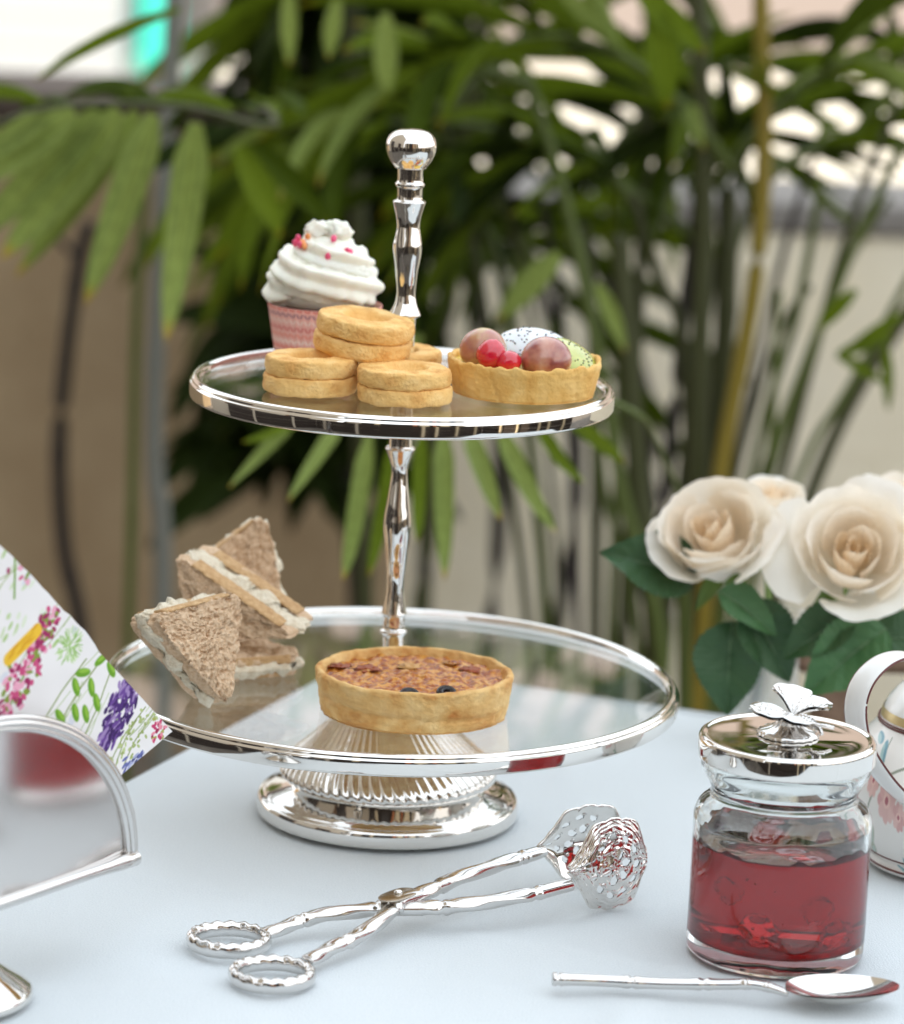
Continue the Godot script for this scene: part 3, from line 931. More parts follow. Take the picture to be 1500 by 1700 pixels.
func build_table() -> void:
	var e1 := V(0.927, 0, 0.375)
	var e2 := V(-0.375, 0, 0.927)
	var corner := V(-0.03, 0, -0.31)
	var A := 1.05
	var B := 0.71
	var t := thing("table", "table under the white cloth", "table")
	var frame := Transform3D(Basis(e1, Vector3.UP, e2), corner)
	obj("tabletop", MB.new().box(V(A - 0.01, 0.03, B - 0.01), 0.006, frame * Transform3D(Basis(), V(A / 2, -0.019, B / 2))), M.table_wood, t)
	for q in [[0.06, 0.06], [A - 0.06, 0.06], [0.06, B - 0.06], [A - 0.06, B - 0.06]]:
		obj("leg", MB.new().box(V(0.05, 0.712, 0.05), 0.004, frame * Transform3D(Basis(), V(q[0], -0.392, q[1]))), M.table_wood, t)
	var drop := 0.32
	var c := MB.new().surf(360, 320, func(u, v):
		var a: float = lerpf(-drop, A + drop, u)
		var b: float = lerpf(-drop, B + drop, v)
		var ca := clampf(a, 0.0, A)
		var cb := clampf(b, 0.0, B)
		var over := Vector2(a - ca, b - cb)
		var d: float = maxf(absf(over.x), absf(over.y))
		var p := frame * Vector3(ca, 0, cb)
		if d > 0.0:
			var o := over.normalized()
			var along: float = ca + cb
			var flare: float = 0.006 * minf(d / 0.02, 1.0) + d * (0.05 + 0.05 * sin(along * 26.0))
			p += (e1 * o.x + e2 * o.y) * flare
			p.y -= maxf(d - 0.004, 0.0)
		else:
			p.y -= 0.0018 * (0.5 + 0.5 * nz.get_noise_2d(a * 10.0, b * 6.0))
			# ironed folds and a few soft creases
			for f in [[a - 0.36, 0.0012], [a - 0.70, 0.0010], [b - 0.43, 0.0012], [a * 0.5 + b * 0.86 - 0.57, 0.0008], [a * 0.9 - b * 0.4 - 0.12, 0.0008]]:
				p.y += f[1] * exp(-pow(f[0] / 0.008, 2.0))
			p.y -= 0.0012
		return p, false, 1)
	tag(obj("tablecloth", c, M.cloth), "plain white tablecloth covering the table", "tablecloth")
	# chair behind the table, only its top rail shows
	var ch := thing("chair", "brown wooden chair tucked behind the table at the right", "chair")
	obj("top_rail", MB.new().box(V(0.42, 0.028, 0.022), 0.006, Transform3D(Basis(Vector3.UP, 0.1), V(0.455, 0.012, -0.36))), M.chair_wood, ch)
	for x in [0.275, 0.635]:
		obj("leg", MB.new().box(V(0.03, 0.76, 0.024), 0.006, Transform3D(Basis(), V(x, -0.372, -0.36 - (x - 0.455) * 0.1))), M.chair_wood, ch)
	obj("seat", MB.new().box(V(0.42, 0.03, 0.36), 0.01, Transform3D(Basis(), V(0.455, -0.32, -0.19))), M.chair_wood, ch)


# ---------------------------------------------------------------- cake stand

func rim_profile(R: float, top: float) -> PackedVector2Array:
	var out := PackedVector2Array()
	for q in [[6.2, 3.0], [5.8, 1.8], [5.0, 0.7], [3.9, 0.1], [2.9, 0.0], [1.9, 0.4], [1.2, 1.2], [1.0, 2.0], [1.15, 2.5], [0.5, 2.8], [0.12, 3.3], [0.0, 4.2], [0.0, 7.0], [0.05, 9.6], [0.3, 10.4], [1.0, 10.9], [2.4, 11.0], [3.4, 10.6], [3.6, 6.0], [6.2, 5.4], [6.2, 3.0]]:
		out.append(Vector2(R - q[0] * 0.001, top - q[1] * 0.001))
	return out


func build_stand() -> void:
	var s := thing("cake_stand", "two-tier silver cake stand with glass plates and a turned stem", "cake stand")
	obj("foot", MB.new().lathe(prof([0, 1, 40, 0.8, 66, 0.5, 68.6, 0.8, 69.4, 1.6, 69.7, 3.5, 69.5, 7.0, 69.0, 9.0, 68.0, 10.0, 66.5, 10.2, 65.6, 10.6, 65.0, 11.4, 62, 12.4, 58, 13.8, 54, 16.0, 52.2, 18.0, 51.6, 19.4, 40, 20.5, 0, 21]), 128), M.silver, s)
	# slanted flutes round the pedestal
	var pp := curve2([Vector2(50, 18.8), Vector2(55.6, 19.6), Vector2(57.2, 22), Vector2(56.2, 25.5), Vector2(52.5, 30), Vector2(47, 35), Vector2(41, 40.5), Vector2(34, 47.5), Vector2(28, 55), Vector2(24.5, 61), Vector2(24, 66), Vector2(27, 69.2), Vector2(24, 70.9), Vector2(0.0, 71.2)], 4)
	for k in pp.size():
		pp[k] *= 0.001
	obj("pedestal", MB.new().lathe(pp, 420, Transform3D(), func(a, _v, q):
		var h: float = (q.y - 0.0195) / 0.042
		var depth: float = clampf(h * 9.0, 0, 1) * clampf((1.0 - h) * 5.0, 0, 1)
		return 1.0 + 0.024 * depth * (absf(sin(30.0 * a - h * 9.0)) - 0.6)), M.silver, s)
	for d in [[0.1515, 0.0752], [0.1100, 0.2334]]:
		var R: float = d[0]
		var top: float = d[1]
		var gl := obj("glass_plate", MB.new().lathe(PackedVector2Array([Vector2(0, top - 0.0050), Vector2(R - 0.0066, top - 0.0050), Vector2(R - 0.0062, top - 0.0048), Vector2(R - 0.0062, top - 0.0032), Vector2(R - 0.0066, top - 0.0030), Vector2(0, top - 0.0030)]), 128), M.pane, s)
		obj("rim", MB.new().lathe(rim_profile(R, top), 192), M.silver, gl)
	var low := curve2([Vector2(0, 73.3), Vector2(9, 73.4), Vector2(8.2, 75.5), Vector2(6.0, 78), Vector2(5.6, 92), Vector2(5.7, 97.0), Vector2(7.1, 98.4), Vector2(7.1, 99.8), Vector2(5.8, 101.0), Vector2(5.7, 107), Vector2(6.5, 108.6), Vector2(6.2, 110.5), Vector2(5.0, 119), Vector2(4.9, 128), Vector2(6.1, 141), Vector2(7.4, 154.6), Vector2(6.4, 166), Vector2(4.5, 179), Vector2(4.2, 185.4), Vector2(5.2, 190), Vector2(7.4, 195.6), Vector2(7.9, 196.8), Vector2(7.2, 197.8), Vector2(6.0, 198.6), Vector2(5.9, 214), Vector2(6.2, 222), Vector2(12, 227.5), Vector2(12, 228.2), Vector2(0, 228.3)], 5)
	var upp := curve2([Vector2(0, 231.5), Vector2(10, 231.6), Vector2(9.6, 233), Vector2(6.0, 235), Vector2(5.5, 245), Vector2(5.5, 262), Vector2(6.0, 265.6), Vector2(7.8, 266.8), Vector2(7.6, 268.4), Vector2(5.4, 274), Vector2(4.9, 280.6), Vector2(6.0, 291), Vector2(7.4, 301.4), Vector2(6.7, 307), Vector2(5.9, 313.2), Vector2(6.7, 319), Vector2(8.2, 324.2), Vector2(8.4, 325.6), Vector2(7.2, 326.4), Vector2(6.5, 327.2), Vector2(6.6, 332.6), Vector2(7.5, 333.6), Vector2(7.5, 335.0), Vector2(6.7, 336), Vector2(6.7, 341.5), Vector2(6.9, 343.4)], 5)
	for c in [low, upp]:
		for k in c.size():
			c[k] *= 0.001
	var facets := func(a, _v, q): return 1.0 + 0.05 * nz.get_noise_3d(cos(a) * 1.1, q.y * 70.0, sin(a) * 1.1) * clampf((q.y - 0.072) * 400.0, 0, 1)
	obj("stem", MB.new().lathe(low, 48, Transform3D(), facets), M.silver, s)
	obj("stem", MB.new().lathe(upp, 48, Transform3D(), facets), M.silver, s)
	var kn := curve2([Vector2(0, 342), Vector2(7.2, 342.4), Vector2(8.4, 343.4), Vector2(10.5, 346.2), Vector2(12.4, 350.4), Vector2(12.9, 354), Vector2(12.2, 357.6), Vector2(9.8, 360.6), Vector2(6.2, 362.2), Vector2(0, 362.9)], 6)
	for k in kn.size():
		kn[k] *= 0.001
	obj("knob", MB.new().lathe(kn, 64), M.silver, s)


# ---------------------------------------------------------------- food

func build_quiche() -> void:
	var q := thing("quiche", "round golden quiche with browned filling on the lower glass plate", "quiche", "", Transform3D(Basis(Vector3.UP, 0.15), V(0.0125, 0.0725, 0.0600)).scaled_local(V(0.965, 0.81, 0.92)))
	var pr := curve2([Vector2(0, 0.2), Vector2(44, 0.2), Vector2(47.6, 0.8), Vector2(48.8, 2.5), Vector2(49.6, 8), Vector2(50.4, 15), Vector2(51.2, 22), Vector2(51.4, 25.6), Vector2(50.6, 27.2), Vector2(49.2, 27.4), Vector2(47.8, 26.4), Vector2(46.8, 22), Vector2(46.2, 17), Vector2(40, 16), Vector2(0, 16)], 5)
	for k in pr.size():
		pr[k] *= 0.001
	var n := pr.size() - 1
	obj("crust", MB.new().surf(220, n, func(u, v):
		var p: Vector2 = pr[int(round(v * n))]
		var a: float = u * TAU
		var c := Vector3(cos(a), 0, sin(a))
		var r := p.x
		var wave: float = 1.0 + 0.018 * nz.get_noise_2d(cos(a) * 1.6 + 9.0, sin(a) * 1.6) + 0.012 * sin(2.0 * a + 0.4)
		r *= wave
		var h := p.y
		if h > 0.018:
			h += (0.0010 * nz.get_noise_2d(cos(a) * 2.0, sin(a) * 2.0 + 4.0)) * clampf((h - 0.018) / 0.007, 0, 1)
		if p.x > 0.044:
			# overlapping seams pressed into the pastry wall
			var seam: float = 0.0115 - 0.0035 * sin(a * 1.0 + 0.9) + 0.0006 * nz.get_noise_2d(a * 6.0, 1.0)
			var left: float = clampf((sin(a - 0.6) - 0.02) * 4.0, 0, 1)
			r -= 0.0009 * left * exp(-pow((h - seam) / 0.0009, 2.0)) - 0.0006 * left * clampf((h - seam) / 0.004, 0, 1)
			for s in [1.50, 0.55, 2.7, 4.0, 5.1]:
				r -= 0.0008 * exp(-pow(angle_difference(a, s + 0.12 * sin(h * 300.0)) / 0.014, 2.0))
			r += 0.0007 * nz.get_noise_3d(c.x * 9.0, h * 200.0, c.z * 9.0)
		return Vector3(c.x * r, h, c.z * r), true), M.crust, q)
	obj("filling", MB.new().surf(160, 60, func(u, v):
		var a: float = u * TAU
		var r: float = (1.0 - v) * 0.0475
		var x: float = cos(a) * r
		var z: float = sin(a) * r
		return Vector3(x, 0.0236 + 0.0026 * nz.get_noise_2d(x * 80.0, z * 80.0) + 0.0007 * nz.get_noise_2d(x * 300.0, z * 300.0) - 0.0012 * (1.0 - v), z), true), M.quiche_filling, q)
	for k in 7:
		var a := rng.randf() * TAU
		var r := sqrt(rng.randf()) * 0.043
		var at := V(cos(a) * r, 0.0236, sin(a) * r)
		var s := rng.randf_range(0.0035, 0.0065)
		obj("topping", lump(s, 0.30, k, 0.8, 2.0), [M.ham, M.onion, M.quiche_filling, M.ham][k % 4], q, Transform3D(Basis(Vector3.UP, rng.randf() * TAU), at))
	for o in [[0.012, 0.0370, 0.3], [-0.008, 0.0415, 0.15]]:
		obj("olive_slice", MB.new().tube(ring_path(0.0034, 20), func(_t, _a): return 0.0021, 8, Vector2(1, 1.0), true), M.olive, q, Transform3D(Basis(Vector3.RIGHT, 0.45), V(o[0], 0.0238, o[1])))


func ring_path(r: float, n: int, at := Vector3.ZERO) -> PackedVector3Array:
	var out := PackedVector3Array()
	for k in n:
		out.append(at + V(cos(k * TAU / n) * r, 0, sin(k * TAU / n) * r))
	return out


func lump(r: float, flat := 0.7, sd := 0, rough := 0.35, freq := 1.4) -> MB:
	return MB.new().surf(18, 12, func(u, v):
		var d := Vector3(cos(u * TAU) * sin(v * PI), cos(v * PI), sin(u * TAU) * sin(v * PI))
		return d * Vector3(1, flat, 1) * r * (1.0 + rough * nz.get_noise_3d(d.x * freq + sd * 3.7, d.y * freq, d.z * freq)), true)


func ball(r: float, seg := 32, squash := Vector3.ONE) -> MB:
	return MB.new().surf(seg, seg / 2, func(u, v): return Vector3(cos(u * TAU) * sin(v * PI), cos(v * PI), sin(u * TAU) * sin(v * PI)) * r * squash, true)


func biscuit(sd: float, hole: float, r0: float, h0: float) -> MB:
	# a thick round biscuit, hole > 0 cuts the ring's opening
	var n := 26
	return MB.new().surf(110, n * 2, func(u, v):
		var a: float = u * TAU
		var p: Vector2
		if hole <= 0:
			if v < 0.25:
				p = Vector2(v / 0.25 * 0.88 * r0, -h0 * 0.5)
			elif v < 0.55:
				var b: float = (v - 0.25) / 0.30 * PI - PI / 2
				p = Vector2(r0 * (0.88 + 0.12 * pow(maxf(cos(b), 0.0), 0.6)), h0 * 0.5 * signf(sin(b)) * pow(absf(sin(b)), 0.75))
			else:
				var x: float = 0.88 * (1.0 - (v - 0.55) / 0.45)
				p = Vector2(r0 * x, h0 * (0.5 + 0.05 * sin(x * 3.4)))
				if hole < -1.5:
					p.y -= h0 * 0.60 * (1.0 - smoothstep(0.32, 0.54, x))
		else:
			var b: float = v * TAU - PI
			var w := (r0 - hole) / 2.0
			p = Vector2((r0 + hole) / 2.0 + w * signf(cos(b)) * pow(absf(cos(b)), 0.42), h0 * 0.5 * signf(sin(b)) * pow(absf(sin(b)), 0.62))
		var d := Vector3(cos(a) * p.x, p.y, sin(a) * p.x)
		var q := d * 130.0
		var crack: float = absf(nz.get_noise_3d(q.x * 0.55 + sd * 7.0, q.y * 2.3, q.z * 0.55))
		var k: float = 0.0007 * nz.get_noise_3d(q.x * 0.6 + sd, q.y, q.z * 0.6) - 0.0006 * clampf(1.0 - crack * 11.0, 0, 1) * clampf(p.x / r0 * 3.0 - 2.0, 0.0, 1.0)
		var o := Vector3(cos(a) * signf(p.x - maxf(hole, -0.001)), p.y / h0 * 2.0, sin(a) * signf(p.x - maxf(hole, -0.001))).normalized()
		return d + o * k + Vector3(0, 0.0006 * nz.get_noise_2d(cos(a) + sd, sin(a) + sd), 0), true)


func build_cookies() -> void:
	var spots := [
		["golden ring biscuit sandwich at the left end of the stack, on the glass", V(-0.0463, 0.2314, 0.0350), Basis(Vector3.UP, 0.4), 0.0238, 0.0092],
		["golden ring biscuit sandwich at the front of the stack, beside the fruit tart", V(0.0022, 0.2314, 0.0520), Basis(Vector3.UP, 2.1), 0.0238, 0.0086],
		["golden ring biscuit sandwich at the back of the stack with dark jam showing", V(-0.0035, 0.2314, -0.0060), Basis(Vector3.UP, 3.3), 0.0238, 0.0086],
		["tilted golden ring biscuit sandwich lying on top of the stack", V(-0.0215, 0.2496, 0.0190), Basis(Vector3.BACK, -0.10) * Basis(Vector3.RIGHT, 0.05) * Basis(Vector3.UP, 5.0), 0.0250, 0.0096]]
	for k in 4:
		var q: Array = spots[k]
		var c := thing("biscuit_sandwich", q[0], "biscuit", "ring biscuits stacked on the upper plate", Transform3D(q[2], q[1]))
		var h: float = q[4]
		obj("lower_biscuit", biscuit(k * 3.1 + 1.0, -1.0, q[3] * 1.01, h), M.biscuit, c, Transform3D(Basis(), V(0, h * 0.52, 0)))
		obj("jam", MB.new().lathe(PackedVector2Array([Vector2(0, h * 0.9), Vector2(q[3] * 0.86, h * 0.92), Vector2(q[3] * 0.88, h * 1.05), Vector2(q[3] * 0.6, h * 1.3), Vector2(0, h * 1.28)]), 40), M.jam, c)
		obj("upper_biscuit", biscuit(k * 5.3 + 2.0, -2.0 if k != 2 else q[3] * 0.46, q[3], h), M.biscuit, c, Transform3D(Basis(Vector3.UP, 1.0), V(0.0006, h * 1.5, -0.0004)))


func build_cupcake() -> void:
	var c := thing("cupcake", "cupcake with swirled white frosting in a pink patterned paper cup", "cupcake", "", Transform3D(Basis(), V(-0.0440, 0.2315, -0.0640)))
	obj("paper_cup", MB.new().lathe(prof([0, 0.3, 24, 0.3, 25.2, 0.6, 26.2, 5, 27.2, 11, 28.2, 17, 29.3, 24, 30.3, 30, 30.0, 30.2, 29.6, 29.6, 28.6, 24]), 320, Transform3D(), func(a, v, q): return 1.0 + (0.014 * absf(sin(a * 22.0)) if q.y > 0.0005 else 0.0)), M.paper_cup, c)
	obj("cake", MB.new().lathe(prof([0, 22, 28, 22, 28.6, 27, 26, 29.4, 15, 31, 0, 31.5]), 48), M.cake, c)
	# piped swirl: a ribbed rope that climbs inwards
	var path := PackedVector3Array()
	var n := 220
	for k in n + 1:
		var t := k / float(n)
		var a := t * TAU * 2.7 + 2.4
		var r := 0.0195 * (1.0 - pow(t, 2.6) * 0.97) + 0.0014 * sin(t * 21.0)
		path.append(V(cos(a) * r + 0.002 * t, 0.0352 + 0.0275 * t - 0.0012 * cos(a), sin(a) * r))
	var fr := obj("frosting", MB.new().tube(path, func(t, a): return lerpf(0.0118, 0.0085, t) * (1.0 + 0.15 * cos(7.0 * a + t * 40.0)) * (1.0 + 0.16 * nz.get_noise_2d(t * 34.0, cos(a) * 1.6) + 0.05 * nz.get_noise_2d(t * 160.0, cos(a) * 5.0)) * clampf((1.0 - t) * 14.0, 0.12, 1.0) * clampf(t * 30.0 + 0.3, 0, 1), 48), M.frosting, c)
	obj("swirl_core", MB.new().lathe(prof([0, 29, 24, 30, 23, 38, 20, 52, 14, 64, 0, 69]), 48), M.frosting, fr)
	for k in 4:
		var at := V(-0.004 + rng.randf_range(-0.010, 0.012), 0.0695 + rng.randf_range(-0.003, 0.002), 0.002 + rng.randf_range(-0.006, 0.006))
		obj("frosting_peak", lump(rng.randf_range(0.005, 0.008), 0.7, 40 + k, 0.5), M.frosting, fr, Transform3D(Basis(), at))
	var spr := [[-0.0150, 0.0655, 0.0095, 0], [-0.0125, 0.0640, 0.0120, 2], [-0.0100, 0.0668, 0.0100, 2], [-0.0138, 0.0628, 0.0130, 0], [-0.0165, 0.0632, 0.0100, 0], [0.0130, 0.0600, 0.0150, 0], [0.0115, 0.0612, 0.0150, 0], [0.004, 0.0668, 0.013, 0], [-0.0112, 0.0625, 0.0140, 2], [0.0015, 0.0580, 0.0205, 0]]
	for q in spr:
		obj("sprinkle", lump(0.0016, 0.8, int(q[0] * 9000.0), 0.2), [M.sprinkle_pink, M.sprinkle_blue, M.sprinkle_orange][q[3]], c, Transform3D(Basis(Vector3.RIGHT, rng.randf() * 3.0) * Basis.from_scale(V(1, 1, 1.5)), V(q[0], q[1], q[2])))


func build_tart() -> void:
	var c := thing("fruit_tart", "fruit tart with grapes, cherry, dragon fruit and kiwi on the upper plate", "tart", "", Transform3D(Basis(), V(0.0622, 0.2315, 0.0150)))
	var pr := curve2([Vector2(0, 0.2), Vector2(33, 0.2), Vector2(35.6, 0.7), Vector2(36.8, 3), Vector2(37.8, 8), Vector2(39.0, 14), Vector2(39.4, 17), Vector2(38.8, 18.3), Vector2(37.6, 18.3), Vector2(36.6, 17), Vector2(35.6, 12), Vector2(20, 11), Vector2(0, 11)], 5)
	for k in pr.size():
		pr[k] *= 0.001
	var n := pr.size() - 1
	obj("crust", MB.new().surf(180, n, func(u, v):
		var p: Vector2 = pr[int(round(v * n))]
		var a: float = u * TAU
		var r: float = p.x * (1.0 + 0.012 * nz.get_noise_2d(cos(a) * 2.0, sin(a) * 2.0))
		var h := p.y
		if h > 0.012:
			h += 0.0022 * nz.get_noise_2d(cos(a) * 3.0 + 3.0, sin(a) * 3.0) * clampf((h - 0.012) / 0.005, 0, 1)
		if p.x > 0.03:
			for s in [1.98, 0.8, 2.6, 4.4]:
				r -= 0.0011 * exp(-pow(angle_difference(a, s + 0.2 * (h - 0.008) * 40.0) / 0.016, 2.0))
			r += 0.0006 * nz.get_noise_3d(cos(a) * 8.0, h * 200.0, sin(a) * 8.0)
		return Vector3(cos(a) * r, h, sin(a) * r), true), M.tart_crust, c)
	obj("custard", MB.new().surf(72, 20, func(u, v):
		var a: float = u * TAU
		var r: float = (1.0 - v) * 0.0366
		return Vector3(cos(a) * r, 0.0155 + 0.0012 * nz.get_noise_2d(cos(a) * r * 160.0, sin(a) * r * 160.0), sin(a) * r), true), M.custard, c)
	obj("grape", ball(0.0120, 40, V(1.02, 0.95, 1)), M.grape_pale, c, Transform3D(Basis(), V(-0.0215, 0.0225, 0.0075)))
	obj("grape", ball(0.0125, 40, V(1.05, 0.95, 1)), M.grape_skin, c, Transform3D(Basis(), V(0.0105, 0.0205, 0.0185)))
	obj("cherry", lump(0.0080, 0.95, 61, 0.12, 1.6), M.cherry, c, Transform3D(Basis(Vector3.UP, 0.4), V(-0.0172, 0.0225, 0.0205)))
	obj("cherry", lump(0.0066, 0.9, 62, 0.15, 1.6), M.cherry, c, Transform3D(Basis(), V(-0.0085, 0.0195, 0.0240)))
	# a leaning slice of dragon fruit with its seeds
	var lean := Basis(Vector3.RIGHT, 0.55) * Basis(Vector3.BACK, -0.06)
	var df := obj("dragonfruit_slice", ball(0.0205, 40, V(1.0, 0.36, 0.78)), M.dragonfruit, c, Transform3D(lean, V(0.004, 0.0215, -0.004)))
	for k in 70:
		var a := rng.randf() * TAU
		var r := sqrt(rng.randf()) * 0.95
		var p := V(cos(a) * r * 0.0205, 0, sin(a) * r * 0.0160)
		p.y = 0.0205 * 0.36 * sqrt(maxf(0.0, 1.0 - r * r)) + 0.0001
		obj("seed", seed_mesh(), M.seed, df, Transform3D(Basis(Vector3.UP, rng.randf() * TAU), p))
	var kw := obj("kiwi_slice", ball(0.0150, 36, V(1.0, 0.28, 1.0)), M.kiwi, c, Transform3D(Basis(Vector3.BACK, -0.5) * Basis(Vector3.RIGHT, 0.35), V(0.0245, 0.0190, 0.0010)))
	for k in 30:
		var a := k * TAU / 30.0
		var r := 0.42 + 0.1 * (k % 3)
		var p := V(cos(a) * r * 0.015, 0.0150 * 0.28 * sqrt(1.0 - r * r) + 0.0001, sin(a) * r * 0.015)
		obj("seed", seed_mesh(), M.seed, kw, Transform3D(Basis(Vector3.UP, -a), p))


var seed_shape: ArrayMesh


func seed_mesh() -> ArrayMesh:
	if seed_shape == null:
		seed_shape = MB.new().surf(8, 6, func(u, v): return Vector3(cos(u * TAU) * sin(v * PI) * 0.9, cos(v * PI) * 0.4, sin(u * TAU) * sin(v * PI) * 0.5) * 0.00075, true).mesh()
	return seed_shape


# a slab with a triangular outline a, b, c and thickness t along -n; both faces and the edge are crumb
func crumb(a: Vector3, b: Vector3, c: Vector3, n: Vector3, t: float, sd: float, fine := 1.0, pit := 0.0, lumpy := 0.0) -> MB:
	var nu := int(150 * fine)
	var nv := int(64 * fine)
	var mid := (a + b + c) / 3.0
	var outline := []
	var corners := [a, b, c]
	return MB.new().surf(nu, nv, func(u, v):
		var k := int(floor(u * 3.0)) % 3
		var f: float = u * 3.0 - floor(u * 3.0)
		var e: Vector3 = corners[k].lerp(corners[(k + 1) % 3], f)
		var sharp: float = minf(f, 1.0 - f)
		e = e.lerp(mid, 0.16 * exp(-sharp * 14.0))
		var p: Vector3
		var o: Vector3
		if v < 0.46:
			p = mid.lerp(e, v / 0.46)
			o = n
		elif v > 0.54:
			p = mid.lerp(e, (1.0 - v) / 0.46) - n * t
			o = -n
		else:
			var w: float = (v - 0.46) / 0.08
			p = e - n * t * w
			o = (e - mid).normalized()
		var q := p * 100.0
		var d: float = 0.0024 * nz.get_noise_3d(q.x * 0.8 + sd, q.y * 0.8, q.z * 0.8) + 0.0010 * nz.get_noise_3d(q.x * 1.9 + sd, q.y * 1.9, q.z * 1.9) + 0.0003 * nz.get_noise_3d(q.x * 5.0 + sd, q.y * 5.0, q.z * 5.0)
		if lumpy > 0.0:
			d += lumpy * nz.get_noise_3d(q.x * 0.9 + sd, q.y * 0.9, q.z * 0.9) * clampf((v - 0.2) * 4.0, 0, 1)
		if pit > 0.0 and v < 0.5:
			var h := nz.get_noise_3d(q.x * 2.1 + sd * 2.0, q.y * 3.4, q.z * 2.1)
			d -= pit * clampf((h - 0.24) * 7.0, 0, 1)
			var h2 := nz.get_noise_3d(q.x * 6.5 + sd * 3.0, q.y * 8.0, q.z * 6.5)
			d -= pit * 0.5 * clampf((h2 - 0.12) * 5.0, 0, 1)
		return p + o * d, true)


func sandwich(label: String, a: Vector3, b: Vector3, c: Vector3, n: Vector3, t: Array, sd: float, crust_edge: int, fine := 1.0, pit := 0.0) -> void:
	n = n.normalized()
	var mid := (a + b + c) / 3.0
	var low: float = minf(a.y, minf(b.y, c.y))
	var base := V(mid.x, low, mid.z)
	var s := thing("sandwich", label, "sandwich", "finger sandwiches on the lower plate", Transform3D(Basis(), base))
	a -= base
	b -= base
	c -= base
	var d := 0.0
	for k in 3:
		var inset := n * d
		var sh := mid - base
		var g: float = [0.0, -0.035, 0.03][k]
		var q := [a.lerp(sh, g) - inset, b.lerp(sh, g) - inset, c.lerp(sh, g) - inset]
		var m := obj(["bread_slice", "filling", "bread_slice"][k], crumb(q[0], q[1], q[2], n, t[k], sd + k * 5.0, fine if k == 0 else 0.7, pit if k != 1 else 0.0, 0.0065 if k == 1 else 0.0), M.bread if k != 1 else M.cream_filling, s)
		if k != 1 and crust_edge >= 0:
			# the strip of crust left on one edge
			var e0: Vector3 = q[crust_edge]
			var e1: Vector3 = q[(crust_edge + 1) % 3]
			var out: Vector3 = ((e0 + e1) / 2.0 - (sh - inset)).normalized()
			var path := PackedVector3Array()
			for j in 25:
				path.append(e0.lerp(e1, 0.16 + 0.68 * j / 24.0) - n * t[k] * 0.5)
			obj("crust", MB.new().tube(path, func(tt, aa): return t[k] * 0.52 * (1.0 + 0.25 * nz.get_noise_2d(tt * 30.0 + sd, aa)), 14, Vector2(0.22, 1.0), false, n), M.bread_crust, m)
		d += t[k] * 0.96
	return


func build_sandwiches() -> void:
	sandwich("triangular brown bread sandwich with creamy filling, nearest of three on the lower plate", V(-0.0790, 0.0738, 0.0803), V(-0.0748, 0.1318, 0.0603), V(-0.1190, 0.1262, 0.0975), V(0.609, 0.223, 0.761), [0.0110, 0.0095, 0.0080], 3.0, 1, 1.8, 0.0015)
	sandwich("sandwich in the middle of three, leaning with its creamy filling along the top", V(-0.1186, 0.1350, -0.0093), V(-0.0480, 0.0970, 0.0215), V(-0.1080, 0.0900, -0.0090), V(-0.45, -0.12, 0.88), [0.0095, 0.0110, 0.0090], 14.0, 0, 1.0, 0.0014)
	sandwich("upright sandwich at the back of three with its pointed corner up", V(-0.1140, 0.1160, -0.0400), V(-0.0715, 0.1480, -0.0600), V(-0.0560, 0.0800, -0.0460), V(0.25, 0.25, 0.93), [0.0095, 0.006, 0.0095], 25.0, 0, 1.0, 0.0012)
	# the lower sandwich half the middle one rests on
	sandwich("flat sandwich half lowest in the pile under the leaning one", V(-0.1040, 0.0850, 0.0280), V(-0.0930, 0.0850, -0.0560), V(-0.0440, 0.0850, 0.0000), V(0.05, 1.0, 0.05), [0.0045, 0.004, 0.0035], 36.0, 2, 0.8, 0.0008)


# ---------------------------------------------------------------- napkin and its holder

